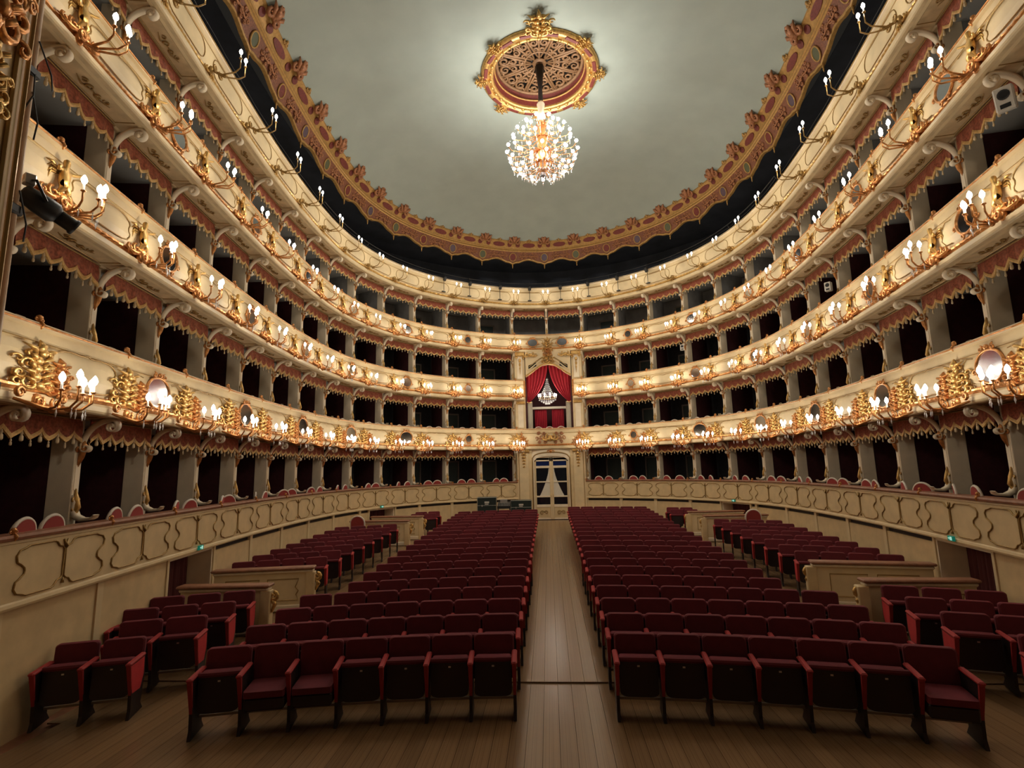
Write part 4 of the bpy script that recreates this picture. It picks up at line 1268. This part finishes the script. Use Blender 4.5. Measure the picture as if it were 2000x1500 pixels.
# ================================================================== SIDE BARRIERS
def barrier(xw, yw, xe, ye, label):
    L = math.hypot(xe-xw, ye-yw); sg = 1 if xe > xw else -1
    # local x runs left to right in the picture
    ang = math.atan2((ye-yw)*sg, (xe-xw)*sg)
    x0, y0 = (xw, yw) if sg > 0 else (xe, ye)
    zf = floor_z((yw+ye)/2)
    b = thing('side_barrier', label, 'barrier', T(x0, y0, zf, ang))
    put('body', MB().cbox(0, L, -.05, .05, .0, .85, .01), 'cream', b)
    put('plinth', MB().cbox(0, L, -.075, .075, 0, .14, .02), 'greycream', b)
    put('rail_moulding', MB().cbox(-.02, L+.02, -.10, .10, .83, .90, .025), 'greycream', b)
    put('wooden_rail', MB().cbox(-.05, L+.05, -.14, .14, .90, .96, .02), 'railwood', b)
    e = L if sg > 0 else 0
    put('end_pier', MB().cbox(e-.14, e+.06, -.09, .09, 0, .84, .015), 'cream2', b)
    put('end_scroll', MB().spiral((e+sg*.09, .72), .09, 1.3, PI*.5, -sg, .035, y=0.02).tube([(e+sg*.06, 0, .67), (e+sg*.13, 0, .57), (e+sg*.07, 0, .42)], [.03, .05, .02], 6), 'gold', b, smooth=True)
    for q, (a, c) in enumerate(((.12, .46), (.54, .86))):
        if sg < 0: a, c = 1-c, 1-a
        a *= L; c *= L
        for yy in (-.055, .055):
            nt_ = c if (sg > 0) else a
            pts = [(a, yy, .24), (c, yy, .24), (c-.05, yy, .36), (c, yy, .44), (c-.07, yy, .52), (c, yy, .70), (a, yy, .70)]
            put('gilded_frame', MB().tube(pts, .012, 4, closed=True), 'goldline', b)
    return b
for sg, sd in ((-1, 'left'), (1, 'right')):
    barrier(sg*7.50, 10.62, sg*5.76 if sg < 0 else 5.62, 10.72, f'cream side barrier with wooden rail behind the front {sd} seats')
    barrier(sg*7.72, 12.02, sg*5.64 if sg < 0 else 5.52, 12.45, f'cream side barrier before the middle {sd} block, beyond the doorway')
    barrier(sg*7.95, 21.05, sg*5.66, 20.98, f'cream side barrier at the back of the middle {sd} block')
    barrier(sg*7.60, 22.50, sg*5.45, 22.40, f'cream side barrier before the rearmost {sd} side seats')

# ================================================================== CHAIRS OF THE BOXES
def horseshoe(rx, z0, zc, rz, n=14):
    return [(-rx, z0)]+[(-rx*math.cos(PI*i/n), zc+rz*math.sin(PI*i/n)) for i in range(n+1)]+[(rx, z0)]
CH_RIM = MB().tube([(x, .20+.1*(z-.45), z) for x, z in horseshoe(.225, .46, .80, .22)], .028, 6).mesh('chair_rim', 'white', True)
CH_BACK = MB().prism(horseshoe(.21, .50, .80, .205), .19, .23, lambda x, z, h: (x, h+.1*(z-.45), z)).mesh('backrest', 'chairred')
CH_SEAT = MB().lathe([(.20, .40), (.24, .42), (.24, .47), (.20, .50)], 14).mesh('seat', 'chairred', True)
CH_LEG = MB().lathe([(.016, 0), (.022, .2), (.03, .42)], 7).mesh('leg', 'white', True)
def box_chair(mx, label, group):
    c = thing('box_chair', label, 'chair', mx, group)
    link('chair_rim', CH_RIM, c); link('backrest', CH_BACK, c); link('seat', CH_SEAT, c)
    for x, y in ((-.16, -.16), (.16, -.16), (-.17, .17), (.17, .17)): link('leg', CH_LEG, c, T(x, y, 0))
    return c
rg = random.Random(11)
for j in range(-14, 14):
    if j in (-1, 0): continue
    um = j+.5
    sgn = 1 if um > 0 else -1
    if abs(um) < 6: offs = (-.15, .15)
    else: offs = (.27*sgn, -.03*sgn)
    for q, o in enumerate(offs):
        u = um+o
        nearer = 'nearer to centre' if (abs(u) == min(abs(um+offs[0]), abs(um+offs[1]))) else 'farther from centre'
        mx = F(u, .44+rg.uniform(-.03, .03), BOXF[0]-.0) @ Matrix.Rotation(PI+rg.uniform(-.5, .5), 4, 'Z')
        mx = mx @ Matrix.Scale(.95, 4)
        box_chair(mx, f'white-rimmed red chair, ground box, {baypos(j)}, {nearer}', 'white-rimmed chairs in the ground boxes')
for j in list(range(-7, -1))+list(range(1, 6)):
    um = j+.5
    for q, o in enumerate((-.15, .14)):
        u = um+o; nearer = 'nearer to centre' if abs(u) < abs(um) else 'farther from centre'
        box_chair(F(u, .42, BOXF[1]) @ Matrix.Rotation(PI+rg.uniform(-.2, .2), 4, 'Z') @ Matrix.Scale(1.0, 4), f'white-rimmed red chair, first-tier box, {baypos(j)}, {nearer}', 'white-rimmed chairs in the first-tier boxes')
for x, nm in ((-.62, 'left'), (-.02, 'middle'), (.6, 'right')):
    box_chair(T(x, 28.95, 4.32, PI, 1.02), f'{nm} white-rimmed chair at the rail of the royal box', 'chairs of the royal box')
box_chair(T(-7.42, 20.52, floor_z(20.5), PI, 1.18), 'round-backed white-rimmed chair behind the left middle block', 'chairs beside the side blocks')
box_chair(T(7.18, 20.52, floor_z(20.5), PI, 1.18), 'round-backed white-rimmed chair behind the right middle block', 'chairs beside the side blocks')

# ================================================================== EQUIPMENT
def flight_case(mx, w_, d_, h_, label):
    c = thing('flight_case', label, 'flight case', mx)
    put('case_body', MB().cbox(-w_/2, w_/2, -d_/2, d_/2, 0.08, h_, .012), 'case', c)
    e = MB()
    for sx in (-1, 1):
        for sz in (.09, h_-.01): e.tube([(sx*w_/2, -d_/2, sz), (sx*w_/2, d_/2, sz)], .012, 4)
        e.tube([(sx*w_/2, -d_/2, .09), (sx*w_/2, -d_/2, h_)], .012, 4)
    for sz in (.09, h_*.72, h_-.01): e.tube([(-w_/2, -d_/2-.003, sz), (w_/2, -d_/2-.003, sz)], .010, 4)
    put('metal_edging', e, 'steel', c)
    put('pale_label', MB().box(-.11, .11, -d_/2-.008, -d_/2-.002, h_*.80, h_*.86).box(-.10, .08, -d_/2-.008, -d_/2-.002, h_*.75, h_*.78), 'speakerwhite', c)
    for sx in (-1, 1):
        for sy in (-1, 1): put('castor', MB().lathe([(.02, .085), (.035, .06), (.035, .02), (.02, 0)], 8, (sx*(w_/2-.08), sy*(d_/2-.08), 0)), 'black', c)
    put('latch', MB().cbox(-w_/4-.03, -w_/4+.03, -d_/2-.02, -d_/2, h_*.68, h_*.74, .004), 'steel', c)
    return c
flight_case(T(-3.18, 26.35, floor_z(26.35), .05), .92, .6, 1.36, 'tall dark green flight case behind the last left row')
flight_case(T(-1.52, 26.5, floor_z(26.5), 0), 1.0, .6, 1.18, 'low dark flight case with pale lettering beside the central door')
mx_ = thing('mixing_desk', 'small grey mixing desk between the two flight cases', 'mixing desk', T(-2.37, 26.45, floor_z(26.4)))
put('desk_legs', MB().box(-.3, -.27, -.2, .2, 0, .8).box(.27, .3, -.2, .2, 0, .8), 'black', mx_)
put('desk_body', MB().prism([(-.25, .80), (.25, .80), (.25, 1.12), (-.25, .92)], -.31, .31, lambda a, b, h: (h, a, b)), 'black', mx_)
e = MB()
for i in range(8):
    for k in range(3): e.box(-.30+.08*i, -.27+.08*i, -.22+.14*k, -.17+.14*k, .94+.056*k, .97+.056*k)
fd = put('fader_caps', e, 'speakerwhite', mx_); fd['kind'] = 'stuff'
put('desk_monitor', MB().cbox(-.20, .16, .10, .14, 1.06, 1.22, .01), 'steel', mx_)

# lighting bar and spotlights along the gallery rail
lbr = thing('lighting_bar', 'thin dark pipe running above the gallery rail', 'lighting bar')
put('pipe', MB().tube([S(-8+16*i/80, -.10, 13.28) for i in range(81)], .018, 6), 'black', lbr, smooth=True)
put('lower_cable', MB().tube([S(-13+26*i/120, -.09, 13.14+.02*math.sin(i*1.7)) for i in range(121)], .008, 4), 'black', lbr, smooth=True)
for i in range(-8, 9, 2): put('bracket', MB().tube([S(i, -.10, 13.28), S(i, .05, 13.06)], .012, 5), 'black', lbr)
for k, u in enumerate((-3.3, -2.45, -1.45, -.5, .47, 1.35, 2.3, 3.25)):
    s_ = thing('stage_spotlight', f'black spotlight on a pole over the gallery front, {ORD[k+1]} from left', 'spotlight', F(u, -.14, 12.3), 'spotlights on the gallery front')
    put('pole', MB().tube([(0, 0, 0), (0, 0, 1.05)], .015, 6), 'black', s_)
    put('foot_plate', MB().cbox(-.10, .10, -.01, .06, -.02, .03, .006), 'black', s_)
    put('lamp_body', MB().lathe([(.05, -.14), (.085, -.12), (.095, .06), (.06, .13)], 10), 'black', s_, Matrix.Translation((0, -.10, .68)) @ Matrix.Rotation(.5, 4, 'X'), smooth=True)
    put('yoke', MB().tube([(-.11, -.1, .68), (-.11, -.05, .84), (0, 0, .88), (.11, -.05, .84), (.11, -.1, .68)], .012, 5), 'black', s_)
# loudspeakers clamped on posts
def speaker(mx, s_, label):
    o = thing('loudspeaker', label, 'loudspeaker', mx @ Matrix.Scale(s_, 4))
    put('cabinet', MB().cbox(-.13, .13, -.12, .1, -.2, .2, .02), 'speakerwhite', o)
    put('grille', MB().lathe([(.085, 0), (.085, .012), (.06, .02)], 14), 'black', o, Matrix.Translation((0, -.12, .06)) @ Matrix.Rotation(PI/2, 4, 'X'))
    put('horn', MB().cbox(-.07, .07, -.128, -.118, -.16, -.09, .006), 'black', o)
    put('wall_bracket', MB().tube([(0, .1, 0), (0, .22, 0)], .03, 6), 'steel', o)
    return o
speaker(F(13.0, .22, 8.92) @ Matrix.Rotation(.9, 4, 'Z') @ Matrix.Rotation(.3, 4, 'X'), .95, 'white loudspeaker on a second-tier post at far right')
speaker(F(9.0, .30, 8.45) @ Matrix.Rotation(.8, 4, 'Z'), .7, 'small white loudspeaker on a second-tier post, right side')
speaker(F(4.0, .30, 8.75) @ Matrix.Rotation(.6, 4, 'Z'), .7, 'small white loudspeaker on a second-tier post right of the royal box')

# ================================================================== PROSCENIUM PIERS
for sg, sd in ((-1, 'left'), (1, 'right')):
    pr = sthing(f'wall_proscenium_{sd}', f'cream {sd} proscenium pier with gilded ornament', 'wall')
    a, b = (-16.4, -14.66) if sg < 0 else (14.66, 16.4)
    put('pier', MB().sweep([(2.6, -.1), (-.50, -.1), (-.50, 16.0), (2.6, 16.0)], a, b, 4), 'plasterpink', pr)
    a2, b2 = (-15.5, -14.74) if sg < 0 else (14.74, 15.5)
    put('pier_panel', MB().sweep([(-.4, .6), (-.56, .6), (-.56, 15.5), (-.4, 15.5)], a2, b2, 2), 'cream', pr)
    for q in (-14.72, -14.80): put('gilt_moulding', MB().tube([S(q*-sg, -.585, .7), S(q*-sg, -.585, 15.4)], .025, 5), 'goldline', pr)
    um = 15.0*sg
    for z, k in ((8.9, 1.3), (8.0, 1.2), (7.1, .8), (10.2, 1.3), (5.0, .9), (12.5, 1.2)):
        link('gilded_ornament', CART if int(z) % 2 else CARTR, pr, F(um, -.57, z) @ Matrix.Diagonal((k*.9, 1.3, k, 1)))
    o = link('oval_mirror', MIR[1][0], pr, F(um, -.60, 8.75) @ Matrix.Diagonal((1, 1, 1.5, 1))); link('mirror_frame', MIR[1][1], o)
rig = thing('rigging_pole', 'slim dark rigging pole standing against the left proscenium pier', 'pole', F(-14.55, -.36, 0))
put('tube', MB().tube([(0, 0, 2.9), (0, 0, 14.2)], .045, 8), 'plasterpink', rig, smooth=True)
put('tube', MB().tube([(-.11, 0, 2.9), (-.11, 0, 14.2)], .05, 8), 'railwood', rig, smooth=True)
for z in (4.2, 6.3, 8.1, 10.2): put('clamp', MB().cbox(-.18, .08, -.07, .07, z, z+.12, .02), 'black', rig)
for z0, z1, dx in ((8.6, 8.1, .25), (8.2, 7.6, -.12), (6.6, 6.0, .1), (7.9, 7.3, .06)):
    put('cable', MB().tube([(0, -.05, z0), (dx*.6, -.12, (z0+z1)/2-.1), (dx, -.08, z1)], .010, 5), 'black', rig, smooth=True)
sp = thing('profile_spotlight', 'black theatre spotlight clamped to the left rigging pole', 'spotlight', F(-14.36, -.40, 6.60) @ Matrix.Rotation(-.7, 4, 'Z') @ Matrix.Scale(1.15, 4))
put('lamp_housing', MB().lathe([(.06, -.26), (.12, -.24), (.15, -.05), (.15, .14), (.10, .20)], 12), 'black', sp, Matrix.Rotation(PI/2+.45, 4, 'Y') @ Matrix.Scale(.8, 4), smooth=True)
put('lens_tube', MB().lathe([(.10, 0), (.10, .22), (.12, .24), (.12, .28)], 12), 'black', sp, Matrix.Rotation(PI/2+.45, 4, 'Y') @ Matrix.Translation((0, 0, .12)) @ Matrix.Scale(.8, 4), smooth=True)
put('yoke', MB().tube([(0, -.14, 0), (-.1, -.14, .2), (-.12, 0, .24), (-.1, .14, .2), (0, .14, 0)], .015, 5), 'black', sp)
put('clamp', MB().cbox(-.18, -.08, -.05, .05, .18, .30, .01), 'steel', sp)
